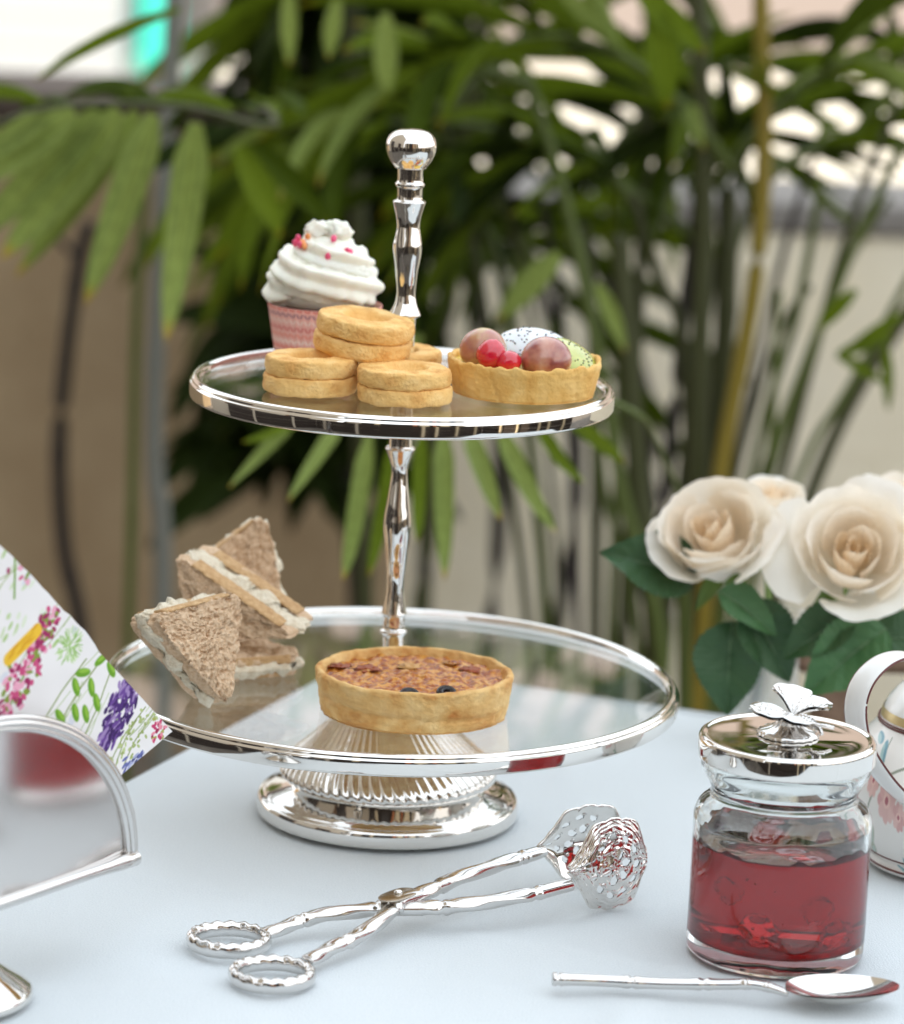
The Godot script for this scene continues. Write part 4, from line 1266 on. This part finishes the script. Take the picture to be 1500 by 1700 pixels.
func build_holder() -> void:
	var e := V(0.59, 0, -0.807)
	var n := V(0.807, 0, 0.59)
	var D := V(-0.1709, 0.045, 0.3111)
	var base := D - n * 0.016
	base.y = 0.0
	var h := thing("napkin_holder", "footed silver napkin holder with an arched mirror plate at the left edge", "napkin holder", "", Transform3D(Basis(), base))
	var frame := Transform3D(Basis(e, Vector3.UP, n), V(0, 0, 0))
	obj("foot", MB.new().lathe(prof([0, 0.4, 30, 0.4, 34.2, 0.8, 35.0, 1.8, 34.8, 4.2, 33.8, 5.2, 30, 8, 24, 12, 18, 17, 13.5, 23, 11, 30, 10, 36, 14, 40, 0, 40.5]), 72), M.silver, h)
	obj("tray", MB.new().box(V(0.192, 0.004, 0.030), 0.0015, frame * Transform3D(Basis(), V(0, 0.043, 0))), M.silver, h)
	for sgn in [1.0, -1.0]:
		var off: float = 0.016 * sgn
		# the plate: half an ellipse, slightly dished
		var pl := obj("arched_plate", MB.new().surf(64, 16, func(u, v):
			var a: float = u * PI
			var r: float = v
			var p := Vector3(cos(a) * 0.096 * r, 0.0455 + sin(a) * 0.079 * r, off + sgn * 0.0022 * (1.0 - r * r) - 0.001)
			return frame * p, false), M.mirror_plate, h)
		# the reeded border
		for k in 3:
			var path := PackedVector3Array()
			for j in 65:
				var a := j / 64.0 * PI
				path.append(frame * V(cos(a) * (0.0955 + 0.0024 * k), 0.0462 + sin(a) * (0.0785 + 0.0024 * k), off + sgn * (0.001 if k == 1 else 0.0)))
			obj("reeded_border", MB.new().tube(path, func(t, _a): return 0.0016 * (1.0 + (0.12 * sin(t * 420.0) if absf(fmod(t * 6.0, 1.0) - 0.5) < 0.06 else 0.0)), 10, Vector2.ONE, false, n), M.silver_soft, pl)
		var rail := PackedVector3Array()
		for j in 21:
			var t := j / 20.0
			rail.append(frame * V(lerpf(0.1, -0.1, t), 0.0450, off + sgn * 0.001))
		obj("bottom_rail", MB.new().tube(rail, func(t, _a): return 0.0030 * (1.0 + 0.5 * exp(-pow((t - 0.03) / 0.05, 2.0)) * 0.6), 12, Vector2.ONE, false, n), M.silver_soft, pl)


func build_napkin() -> void:
	var e := V(0.59, 0, -0.807)
	var n := V(0.807, 0, 0.59)
	var D := V(-0.1709, 0.0, 0.3111)
	var t := thing("napkin", "white paper napkin printed with lavender and wildflowers, fanned in the silver holder", "napkin", "", Transform3D(Basis(), V(D.x, 0.046, D.z)))
	# two folded layers; corners in the plane of the holder, in metres along and up
	var layers := [
		[Vector2(-0.075, 0.105), Vector2(0.004, 0.2165), Vector2(0.1385, 0.0948), Vector2(0.050, 0.060), -0.0125],
		[Vector2(-0.080, 0.110), Vector2(-0.004, 0.2190), Vector2(0.1350, 0.0958), Vector2(0.048, 0.061), -0.0155],
		[Vector2(-0.085, 0.115), Vector2(-0.012, 0.2235), Vector2(0.1310, 0.0970), Vector2(0.046, 0.062), -0.0185]]
	for k in 3:
		var q: Array = layers[k]
		var mb := MB.new()
		for side in [1.0, -1.0]:
			mb.surf(40, 40, func(u, v):
				var p: Vector2 = q[0].lerp(q[1], v).lerp(q[3].lerp(q[2], v), u)
				# a soft step where the fold ends, and a slight curl
				if v > 0.93 and u < 0.62:
					p += Vector2(0.0, 0.0025) * clampf((0.62 - u) * 12.0, 0, 1) + Vector2(0.0008, 0.0008) * nz.get_noise_2d(u * 9.0, k)
				var w: float = q[4] + 0.0025 * sin(u * 3.0 + k) * v + 0.0006 * nz.get_noise_2d(u * 4.0, v * 4.0 + k) + side * 0.0003
				return e * p.x + Vector3(0, p.y - 0.046, 0) + n * w, false, int(side))
		# print coordinates follow the sheet
		for j in mb.P.size():
			var s := mb.P[j].dot(e)
			var hh := mb.P[j].y + 0.046
			mb.U[j] = Vector2((s + 0.06) / 0.21, (0.23 - hh) / 0.21)
		obj("folded_layer", mb, M.napkin, t)


# ---------------------------------------------------------------- cutlery

func tong_arm(parent: Node, pts: Array, ring_c: Vector3, ring_r: float, lift: float) -> Node:
	var path := spline(pts, 14)
	var n := path.size()
	var o := obj("arm", MB.new().tube(path, func(t, a):
		var r := 0.0034 + 0.0006 * sin(t * PI)
		r *= 1.0 + 0.09 * sin(a * 3.0 + t * 60.0) * (1.0 if t < 0.80 and absf(t - 0.47) > 0.06 else 0.0)
		for k in [0.16, 0.34, 0.60, 0.80]:
			r *= 1.0 - 0.22 * exp(-pow((t - k) / 0.006, 2.0)) + 0.10 * exp(-pow((t - k - 0.016) / 0.010, 2.0))
		return r, 16, Vector2(1.05, 0.9)), M.silver_soft, parent)
	var ring := PackedVector3Array()
	for k in 96:
		var a := k * TAU / 96.0
		ring.append(ring_c + V(cos(a) * ring_r * 1.06, lift, sin(a) * ring_r * 0.94))
	obj("finger_ring", MB.new().tube(ring, func(t, a): return 0.0028 * (1.0 + 0.10 * sin(t * TAU * 17.0 + a * 2.0) * maxf(0.0, sin(a) + 0.3)), 14, Vector2(0.9, 1.35), true), M.silver_soft, o)
	return o


# a pierced leaf-shaped blade; s runs along the axis, h upwards, "out" is the side it bulges to
func scoop(parent: Node, base: Vector3, axis: Vector3, out: Vector3, length: float, tall: float, h0: float) -> void:
	var holes := []
	for k in 6:
		var a := k * TAU / 6.0 + 0.3
		holes.append([0.55 + 0.13 * cos(a), 0.5 + 0.15 * sin(a), 0.072, 0.054, a])
	for k in 11:
		var a := k * TAU / 11.0
		holes.append([0.55 + 0.29 * cos(a), 0.5 + 0.33 * sin(a), 0.060, 0.044, a + 1.2])
	for q in [[0.16, 0.5, 0.05, 0.03, 0.0], [0.9, 0.35, 0.03, 0.03, 0.0], [0.9, 0.65, 0.03, 0.03, 0.0]]:
		holes.append(q)
	var width := func(s: float) -> float:
		var w := sqrt(clampf(sin(PI * clampf(0.04 + 0.80 * s, 0, 1)), 0, 1))
		return w * (1.0 + 0.045 * absf(sin(s * 14.0))) * clampf(0.15 + s * 3.0, 0, 1) * clampf((1.05 - s) * 6.0, 0.35, 1.0)
	var spot := func(u: float, v: float, side: float) -> Vector3:
		var s := u
		var w: float = width.call(s)
		var y := (v - 0.5) * w
		var deep := 0.0058 * (1.0 - pow(absf(v * 2.0 - 1.0), 2.0)) * sin(PI * clampf(0.06 + 0.86 * s, 0, 1))
		var relief := 0.0
		if side > 0.0:
			relief = 0.0006 + 0.0003 * sin(5.0 * atan2(v - 0.5, s - 0.55) + 9.0 * sin(20.0 * Vector2(s - 0.55, v - 0.5).length())) + 0.0005 * nz.get_noise_2d(s * 9.0, v * 9.0)
		return base + axis * (s * length) + Vector3.UP * (h0 + y * tall) + out * (deep + relief)
	var gap := func(u: float, v: float) -> bool:
		for q in holes:
			var c := cos(q[4])
			var sn := sin(q[4])
			var dx: float = u - q[0]
			var dy: float = v - q[1]
			var a: float = (dx * c + dy * sn) / q[2]
			var b: float = (dy * c - dx * sn) / q[3]
			if a * a + b * b < 0.75:
				return true
		return false
	var mb := MB.new()
	mb.surf(84, 84, func(u, v): return spot.call(u, v, 1.0), false, 0, gap)
	mb.surf(84, 84, func(u, v): return spot.call(u, v, -1.0), false, 0, gap)
	var sc := obj("pierced_scoop", mb, M.silver, parent)
	# the raised scalloped lip
	var lip := PackedVector3Array()
	for k in 41:
		lip.append(spot.call(k / 40.0, 1.0, 0.0))
	for k in 21:
		lip.append(spot.call(1.0, 1.0 - k / 20.0, 0.0))
	for k in 41:
		lip.append(spot.call(1.0 - k / 40.0, 0.0, 0.0))
	obj("lip", MB.new().tube(lip, func(t, _a): return 0.0008 * (1.0 + 0.2 * sin(t * 160.0)), 8, Vector2.ONE, false, out), M.silver, sc)
	# small raised blossoms on the outside
	for q in holes.slice(0, 17):
		if absf(q[1] - 0.5) > 0.34:
			continue
		var p: Vector3 = spot.call(clampf(q[0] + 0.045, 0, 1), clampf(q[1] + 0.05, 0, 1), 1.0)
		obj("blossom", lump(0.0013, 0.5, int(q[0] * 100.0), 0.5, 2.2), M.silver_soft, sc, Transform3D(Basis(Quaternion(Vector3.UP, out)), p))


func build_tongs() -> void:
	var t := thing("pastry_tongs", "silver scissor tongs with finger rings and pierced floral scoops on the cloth", "tongs", "", Transform3D(Basis(), V(0.0099, 0.0, 0.1874)))
	var o := V(0.0099, 0, 0.1874)
	var pts1 := []
	for q in [V(-0.0525, 0.0045, 0.2165), V(-0.0400, 0.0062, 0.2050), V(-0.0269, 0.0085, 0.1970), V(-0.0015, 0.0105, 0.1900), V(0.0099, 0.0105, 0.1874), V(0.0250, 0.0105, 0.1848), V(0.0414, 0.0112, 0.1805), V(0.0704, 0.0125, 0.1672), V(0.0880, 0.0140, 0.1566), V(0.0930, 0.0145, 0.1536)]:
		pts1.append(q - o)
	var pts2 := []
	for q in [V(-0.0300, 0.0045, 0.2500), V(-0.0200, 0.0062, 0.2360), V(-0.0061, 0.0085, 0.2200), V(0.0073, 0.0125, 0.1965), V(0.0110, 0.0145, 0.1890), V(0.0212, 0.0150, 0.1776), V(0.0411, 0.0170, 0.1545), V(0.0650, 0.0190, 0.1330), V(0.0766, 0.0200, 0.1235), V(0.0800, 0.0205, 0.1205)]:
		pts2.append(q - o)
	var a1 := tong_arm(t, pts1, V(-0.0677, 0, 0.2213) - o, 0.0165, 0.0034)
	var a2 := tong_arm(t, pts2, V(-0.0448, 0, 0.2655) - o, 0.0165, 0.0034)
	var axis := V(0.864, 0, -0.503)
	var out := V(0.503, 0, 0.864)
	scoop(a1, V(0.0915, 0, 0.1555) - o, axis, out, 0.0440, 0.0440, 0.0225)
	scoop(a2, V(0.0775, 0, 0.1225) - o, V(0.90, 0, -0.436), -out, 0.0480, 0.0370, 0.0225)
	obj("pivot_plate", MB.new().surf(48, 6, func(u, v):
		var a: float = u * TAU
		var r: float = sin(v * PI) if v < 0.5 else 1.0 - pow((v - 0.5) * 2.0, 3.0)
		var k := pow(absf(cos(a)), 0.6) * signf(cos(a))
		return V(0, 0.0165, 0) + axis.rotated(Vector3.UP, 0.42) * (k * 0.0125 * r) + out.rotated(Vector3.UP, 0.42) * (sin(a) * 0.0062 * r) + Vector3.UP * (0.0022 * (v - 0.2)), true), M.brushed_pivot, t)
	obj("rivet", ball(0.0021, 20, V(1, 0.7, 1)), M.silver, t, Transform3D(Basis(), V(0, 0.0186, 0)))


func build_spoon() -> void:
	var o := V(0.160, 0, 0.2625)
	var s := thing("teaspoon", "small silver teaspoon with bamboo-jointed handle in front of the red jar", "spoon", "", Transform3D(Basis(), o))
	var pts := []
	for q in [V(0.0822, 0.0062, 0.2643), V(0.1051, 0.0056, 0.2622), V(0.1324, 0.0056, 0.2628), V(0.1597, 0.0066, 0.2632), V(0.1720, 0.0078, 0.2648), V(0.1800, 0.0072, 0.2662), V(0.1890, 0.0050, 0.2678)]:
		pts.append(q - o)
	obj("handle", MB.new().tube(spline(pts, 24), func(t, _a):
		var r := lerpf(0.0029, 0.0023, t)
		for k in [0.03, 0.25, 0.44, 0.64, 0.82]:
			r *= 1.0 + 0.22 * exp(-pow((t - k) / 0.024, 2.0)) - 0.34 * exp(-pow((t - k) / 0.006, 2.0))
		return r * (1.0 if t < 0.85 else lerpf(1.0, 0.7, (t - 0.85) / 0.15)), 20, Vector2(1.0, 0.95)), M.silver_soft, s)
	var bowl := MB.new()
	for side in [0.0, 1.0]:
		bowl.surf(56, 22, func(u, v):
			var a: float = u * TAU
			var r: float = 1.0 - v
			var x: float = cos(a) * 0.0258
			var z: float = sin(a) * 0.0150 * (1.0 - 0.16 * cos(a))
			var depth: float = 0.0078 * (1.0 - r * r) + side * 0.0008
			return V(0.2135, 0.0092, 0.2655) - o + V(x * r, -depth + 0.0012 * cos(a) * r, z * r) , true)
	obj("bowl", bowl, M.silver, s)


# ---------------------------------------------------------------- the jar of red jelly

func build_jar() -> void:
	var j := thing("jam_jar", "glass jar of dark red jelly with a silver butterfly lid", "jar", "", Transform3D(Basis(), V(0.1892, 0.0, 0.1966)))
	var outer := curve2([Vector2(0, 1.2), Vector2(30, 1.0), Vector2(38.6, 0.3), Vector2(41.2, 1.6), Vector2(42.0, 5), Vector2(42.0, 20), Vector2(41.9, 45), Vector2(41.9, 62), Vector2(41.6, 68), Vector2(40.0, 72), Vector2(36.8, 75.0), Vector2(34.6, 77.4), Vector2(34.4, 80), Vector2(35.6, 83), Vector2(38.8, 88.5), Vector2(39.8, 91.5), Vector2(39.8, 95.0)], 5)
	var inner := curve2([Vector2(38.0, 95.0), Vector2(37.8, 91), Vector2(35.0, 85), Vector2(32.2, 80), Vector2(32.4, 77.6), Vector2(34.6, 74.4), Vector2(37.6, 70.6), Vector2(39.2, 66), Vector2(39.5, 60), Vector2(39.6, 40), Vector2(39.5, 16), Vector2(38.6, 11.0), Vector2(35.6, 8.6), Vector2(20, 8.0), Vector2(0, 8.2)], 5)
	var all := PackedVector2Array()
	for q in outer:
		all.append(q * 0.001)
	for q in inner:
		all.append(q * 0.001)
	obj("glass_body", MB.new().lathe(all, 128, Transform3D(), func(a, _v, q): return 1.0 + 0.006 * nz.get_noise_3d(cos(a) * 1.5, q.y * 40.0, sin(a) * 1.5)), M.clear_glass, j)
	# the jelly, scooped unevenly at the top
	var body := curve2([Vector2(0, 7.9), Vector2(20, 7.8), Vector2(35.8, 8.4), Vector2(38.9, 10.8), Vector2(39.8, 16), Vector2(39.9, 40), Vector2(39.8, 54.5), Vector2(38.4, 54.6), Vector2(30, 54.4), Vector2(20, 54.6), Vector2(10, 54.8), Vector2(0, 54.8)], 5)
	var nb := body.size() - 1
	obj("red_jelly", MB.new().surf(128, nb, func(u, v):
		var q: Vector2 = body[int(round(v * nb))] * 0.001
		var a: float = u * TAU
		var p := Vector3(cos(a) * q.x, q.y, sin(a) * q.x)
		if q.y > 0.045:
			p.y += 0.0014 * nz.get_noise_2d(p.x * 18.0 + 4.0, p.z * 18.0) * clampf((q.y - 0.045) / 0.006, 0, 1)
		if q.y > 0.045 and q.x > 0.0375:
			p.y += 0.0035 * clampf(nz.get_noise_2d(cos(a) * 1.6 + 7.0, sin(a) * 1.6) * 2.0, 0.0, 1.0)
		return p, true), M.red_jelly, j)
	for q in [[-0.010, 0.020, 0.027, 0.0085], [0.014, 0.030, 0.024, 0.0075], [0.022, 0.017, 0.018, 0.0070], [-0.022, 0.036, 0.016, 0.0065]]:
		obj("fruit_piece", lump(q[3], 0.8, int(q[1] * 1000.0), 0.6, 1.3), M.jelly_fruit, j, Transform3D(Basis(Vector3.BACK, q[0] * 40.0), V(q[0], q[1], q[2])))
	for k in 12:
		var a := 0.4 + rng.randf() * 2.4
		obj("pip", ball(rng.randf_range(0.0004, 0.0008), 10), M.grape_pale, j, Transform3D(Basis(), V(cos(a) * 0.0372, rng.randf_range(0.013, 0.047), sin(a) * 0.0372)))
	var lid := obj("lid", MB.new().lathe(prof([0, 95.2, 38, 95.2, 40.6, 95.0, 41.4, 95.3, 41.6, 96.0, 41.6, 99.0, 41.6, 103.4, 41.5, 104.4, 41.0, 105.4, 40.0, 106.1, 38.9, 106.0, 38.2, 105.5, 37.2, 105.2, 30, 105.6, 18, 106.2, 0, 106.4]), 128), M.silver, j)
	obj("knob_base", MB.new().lathe(prof([0, 106.2, 14.0, 106.3, 14.4, 107.0, 13.8, 108.2, 12.4, 109.0, 9.0, 110.0, 6.4, 111.6, 5.4, 113.0, 5.6, 114.4, 0, 114.6]), 48, Transform3D(), func(a, _v, q): return 1.0 + 0.04 * sin(a * 18.0) if q.x > 0.011 else 1.0 + 0.06 * sin(a * 12.0)), M.silver_soft, lid)
	# butterfly: two pairs of veined wings on a short body
	var bf := Transform3D(Basis(Vector3.UP, 1.04) * Basis(Vector3.RIGHT, 0.16), V(0.001, 0.1146, 0.0))
	obj("butterfly_body", MB.new().tube(PackedVector3Array([bf * V(0, 0, -0.011), bf * V(0, 0.0006, -0.006), bf * V(0, 0.0008, 0), bf * V(0, 0.0004, 0.007), bf * V(0, -0.0006, 0.012)]), func(t, _a): return 0.0019 * (1.0 - 0.4 * t), 10), M.silver_soft, lid)
	for sd in [-1.0, 1.0]:
		for pair in 2:
			var ang: float = [-0.55, 0.75][pair]
			var l: float = [0.0215, 0.0180][pair]
			var w: float = [0.0120, 0.0110][pair]
			var up: float = 0.0066 if sd > 0.0 else 0.0022
			var wing := MB.new()
			for side in [0.0, 1.0]:
				wing.surf(40, 44, func(u, v):
					var r: float = v
					var a: float = (u - 0.5) * 2.0
					var reach: float = l * (1.0 - 0.22 * a * a - 0.16 * pow(a, 6.0)) * (1.0 + 0.02 * sin(a * 12.0))
					var x: float = reach * r * cos(a * 0.72)
					var z: float = reach * r * sin(a * 0.72)
					var y: float = up * r + 0.0020 * sin(r * 2.6) - side * 0.0007
					if side == 0.0:
						var edge: float = clampf((maxf(absf(a), r) - 0.86) * 30.0, 0, 1)
						y += 0.0007 * edge + (0.0006 * pow(absf(sin(a * 7.0)), 0.5) + 0.00025 * sin(r * 46.0)) * (1.0 - edge)
					var d := Vector3(x, y, z).rotated(Vector3.UP, -ang)
					d.x *= sd
					return bf * (d + V(0.0008 * sd, 0.0006, 0)), false)
			obj("wing", wing, M.silver_soft, lid)
	for sd in [-1.0, 1.0]:
		obj("antenna", MB.new().tube(spline([bf * V(0.0006 * sd, 0.0006, 0.011), bf * V(0.0030 * sd, 0.0010, 0.016), bf * V(0.0065 * sd, 0.0002, 0.019)], 8), func(t, _a): return 0.0006 * (1.0 + 0.8 * absf(sin(t * 20.0))), 8), M.silver_soft, lid)


# ---------------------------------------------------------------- teapot

func build_teapot() -> void:
	var c := V(0.2920, 0.0, 0.0477)
	var t := thing("teapot", "white china teapot with maroon lines and painted flowers at the right edge", "teapot", "", Transform3D(Basis(), c))
	var pr := curve2([Vector2(0, 2), Vector2(38, 2), Vector2(41.5, 0.6), Vector2(42.8, 2.4), Vector2(42.0, 5), Vector2(43.0, 8), Vector2(50, 20), Vector2(55.0, 35), Vector2(54.6, 50), Vector2(49.6, 63), Vector2(43.4, 71), Vector2(40.4, 74.6), Vector2(39.2, 75)], 6)
	for k in pr.size():
		pr[k] *= 0.001
	obj("body", MB.new().lathe(pr, 96), M.pot_print, t)
	for q in [[0.0430, 0.0030], [0.0431, 0.0085], [0.0405, 0.0750]]:
		obj("painted_line", MB.new().tube(ring_path(q[0], 80, V(0, q[1], 0)), func(_t, _a): return 0.0006, 8, Vector2.ONE, true), M.maroon_line, t)
	var lid := obj("lid", MB.new().lathe(prof([40.4, 75.4, 39.6, 76.6, 38.8, 79, 37.8, 82.0, 36.0, 86, 31, 92, 24, 97, 14, 100.6, 6, 102, 4, 103.5, 5.5, 107, 7.6, 111, 6.6, 115, 0, 117]), 72), M.porcelain, t)
	obj("gold_band", MB.new().lathe(prof([39.6, 77.4, 39.2, 79.2, 38.4, 81.6]), 72), M.gold_band, lid)
	obj("painted_line", MB.new().tube(ring_path(0.0404, 80, V(0, 0.0764, 0)), func(_t, _a): return 0.0005, 8, Vector2.ONE, true), M.maroon_line, lid)
	# broad strap handle with a maroon line along each edge
	var pts := []
	for q in [V(0.283, 0.080, 0.082), V(0.272, 0.108, 0.088), V(0.2586, 0.1195, 0.092), V(0.2455, 0.1195, 0.100), V(0.2345, 0.1110, 0.108), V(0.2310, 0.0972, 0.110), V(0.2355, 0.0790, 0.107), V(0.2480, 0.0600, 0.101), V(0.2620, 0.0460, 0.094), V(0.2720, 0.0400, 0.088)]:
		pts.append(q - c)
	var path := spline(pts, 8)
	var side := V(0.80, 0, 0.60)
	var hd := obj("handle", MB.new().tube(path, func(_t, _a): return 0.0062, 20, Vector2(0.36, 1.0), false, side), M.porcelain, t)
	for sgn in [-1.0, 1.0]:
		var edge := PackedVector3Array()
		for k in path.size():
			var tg := (path[mini(k + 1, path.size() - 1)] - path[maxi(k - 1, 0)]).normalized()
			var nn := (side - tg * side.dot(tg)).normalized()
			edge.append(path[k] + nn * (0.0059 * sgn))
		obj("painted_line", MB.new().tube(edge, func(_t, _a): return 0.0007, 8), M.maroon_line, hd)
	# spout on the far side
	obj("spout", MB.new().tube(spline([V(0.04, 0.03, -0.03), V(0.062, 0.045, -0.05), V(0.075, 0.07, -0.06), V(0.085, 0.09, -0.068)], 8), func(tt, _a): return lerpf(0.014, 0.006, tt), 20), M.porcelain, t)


# ---------------------------------------------------------------- roses

func petal(open: float, h: float, rad: float, half: float, sd: float) -> MB:
	return MB.new().surf(20, 18, func(u, v):
		var s: float = u * 2.0 - 1.0
		var tip: float = 1.0 - 0.13 * s * s - 0.12 * pow(absf(s), 5.0) + 0.03 * nz.get_noise_2d(s * 1.7 + sd, 8.0)
		var t: float = v * tip
		var a: float = s * half * (0.30 + 0.70 * sqrt(clampf(t * 1.5, 0, 1)))
		var r: float = rad * (0.10 + 0.90 * pow(sin(clampf(t * 1.12, 0, 1) * PI * 0.5), 0.62))
		var y: float = h * t
		var curl: float = clampf((t - 0.52) / 0.48, 0, 1)
		r += open * h * 0.50 * curl * curl
		y -= maxf(open, 0.0) * h * 0.34 * curl * curl * curl
		# edges roll outwards a little
		r += maxf(open, 0.0) * 0.20 * rad * pow(absf(s), 3.0) * (0.3 + curl)
		r += rad * 0.10 * nz.get_noise_3d(s * 0.9 + sd, t * 1.3, sd)
		y += h * 0.07 * nz.get_noise_2d(s * 1.3 + sd * 2.0, 3.0) * t
		return Vector3(cos(a) * r, y, sin(a) * r), false, 1)


func rose(label: String, at: Vector3, axis: Vector3, size: float, stem_to: Vector3, spread := 1.0) -> Node3D:
	axis = axis.normalized()
	var b := Basis(Quaternion(Vector3.UP, axis))
	var r := thing("rose", label, "rose", "cream roses in the glass vase", Transform3D(Basis(), at))
	var n := 18
	for k in n:
		var q: Array   # radius, height, half angle, opening, material
		if k < 6:
			var t := k / 5.0
			q = [lerpf(0.07, 0.33, t), lerpf(1.08, 1.10, t), lerpf(2.0, 1.3, t), lerpf(-0.04, 0.02, t), M.petal_inner if k < 5 else M.petal_mid]
		elif k < 11:
			var t := (k - 6) / 4.0
			q = [lerpf(0.46, 0.60, t), lerpf(1.14, 1.10, t), 1.12, lerpf(0.02, 0.20, t), M.petal_mid if k < 9 else M.petal_outer]
		else:
			var t := (k - 11) / 6.0
			q = [lerpf(0.66, 0.84, t) * minf(1.0, spread + 0.12), lerpf(1.14, 0.98, t), lerpf(1.02, 0.85, t), lerpf(0.12, 0.75, pow(t, 2.0)) * spread, M.petal_outer]
		var a := k * 2.399 + at.x * 50.0 + rng.randf_range(-0.35, 0.35)
		q[1] *= rng.randf_range(0.94, 1.06)
		obj("petal", petal(q[3], size * q[1], size * q[0], q[2], k * 1.7 + at.x * 90.0), q[4], r, Transform3D(b * Basis(Vector3.UP, a), axis * (-size * 0.50)))
	for k in 5:
		var a := k * TAU / 5.0
		var d := b * V(cos(a), -0.5, sin(a))
		leaf_blade(r, "sepal", -axis * size * 0.48, -axis * size * 0.48 + d * size * 0.7, size * 0.22, M.rose_stem)
	obj("stem", MB.new().tube(spline([-axis * size * 0.46, -axis * size * 0.75 + Vector3.DOWN * size * 0.2, (stem_to - at).lerp(-axis * size, 0.4), stem_to - at], 8), func(_t, _a): return 0.0022, 8), M.rose_stem, r)
	return r


func leaf_blade(parent: Node, called: String, a: Vector3, b: Vector3, w: float, m: Material, facing := Vector3(0, 0.55, 1.0), serr := 0.0) -> MeshInstance3D:
	var x := b - a
	var l := x.length()
	var xn := x / l
	var y := (facing - xn * facing.dot(xn)).normalized()
	var z := xn.cross(y)
	var curve := func(v: float) -> Vector3: return a + x * v + y * (-0.12 * l * v * v + 0.03 * l * sin(v * 5.0))
	var o := obj(called, MB.new().surf(24, 60, func(u, v):
		var s: float = u * 2.0 - 1.0
		var wd: float = w * 0.5 * pow(sin(PI * pow(clampf(v, 0, 1), 0.70)), 0.85)
		wd *= 1.0 + serr * (fmod(v * 16.0, 1.0) - 0.5)
		var vein: float = pow(absf(sin((v * 7.0 - absf(s) * 1.6) * PI)), 6.0) * 0.012 * w if serr > 0.0 else 0.0
		var lift: float = w * (0.20 * absf(s) + 0.03 * sin(v * 11.0 + s * 2.0)) - vein
		return curve.call(v) + z * (s * wd) + y * (lift * minf(1.0, wd / (w * 0.3))), false, 1), m, parent)
	if serr > 0.0:
		var rib := PackedVector3Array()
		for k in 13:
			rib.append(curve.call(k / 12.5) + y * 0.0004)
		obj("midrib", MB.new().tube(rib, func(t, _a): return 0.0006 * (1.2 - t), 6), M.leaf_vein, o)
	return o


func build_flowers() -> void:
	var vc := V(0.214, 0.0, -0.165)
	var v := thing("vase", "small clear glass vase holding the cream roses", "vase", "", Transform3D(Basis(), vc))
	obj("glass_body", MB.new().lathe(prof([0, 0.5, 20, 0.5, 22, 3, 20.5, 20, 18.5, 45, 17.5, 62, 19, 72, 22, 78, 21, 78.4, 17.6, 70, 15.8, 61, 16.8, 45, 18.6, 20, 19.4, 8, 0, 7]), 64), M.vase_glass, v)
	var mouth := vc + V(0, 0.055, 0)
	var r := rose("half-open cream rose facing up and left, leftmost in the vase", V(0.1800, 0.1195, -0.150), V(-0.30, 0.66, 0.68), 0.0440, mouth + V(-0.006, 0, 0), 0.7)
	leaf_blade(r, "leaf", V(-0.012, -0.022, -0.004), V(-0.064, -0.004, 0.006), 0.040, M.rose_leaf, V(0.1, 0.6, 1.0), 0.10)
	leaf_blade(r, "leaf", V(0.010, -0.042, 0.010), V(0.008, -0.096, 0.020), 0.040, M.rose_leaf, V(-0.2, 0.2, 1.0), 0.10)
	leaf_blade(r, "leaf", V(0.016, -0.030, 0.012), V(0.046, -0.074, 0.020), 0.034, M.rose_leaf, V(0.2, 0.4, 1.0), 0.10)
	leaf_blade(r, "leaf", V(0.000, -0.024, 0.016), V(0.036, -0.044, 0.024), 0.024, M.rose_leaf_pale, V(0.1, 0.7, 0.7), 0.10)
	r = rose("wide open cream rose with apricot centre, largest in the vase", V(0.2545, 0.1180, -0.128), V(-0.05, 0.60, 0.80), 0.0420, mouth + V(0.006, 0, 0), 1.25)
	leaf_blade(r, "leaf", V(0.002, -0.030, 0.004), V(-0.038, -0.054, 0.010), 0.030, M.rose_leaf, V(0.2, 0.7, 0.7), 0.10)
	leaf_blade(r, "leaf", V(0.020, -0.036, 0.010), V(-0.026, -0.072, 0.022), 0.040, M.rose_leaf_pale, V(-0.2, 0.5, 1.0), 0.10)
	leaf_blade(r, "leaf", V(0.012, -0.046, 0.0), V(0.066, -0.040, 0.006), 0.030, M.rose_leaf, V(0, 0.7, 0.8), 0.10)
	rose("pale cream rose half hidden at the right edge behind the largest rose", V(0.2905, 0.122, -0.205), V(0.3, 0.7, 0.5), 0.0330, mouth + V(0.003, 0, -0.006))
	rose("white rosebud peeping between the two large roses", V(0.2155, 0.128, -0.215), V(0.0, 0.9, 0.3), 0.0220, mouth + V(0, 0, -0.004), 0.9)
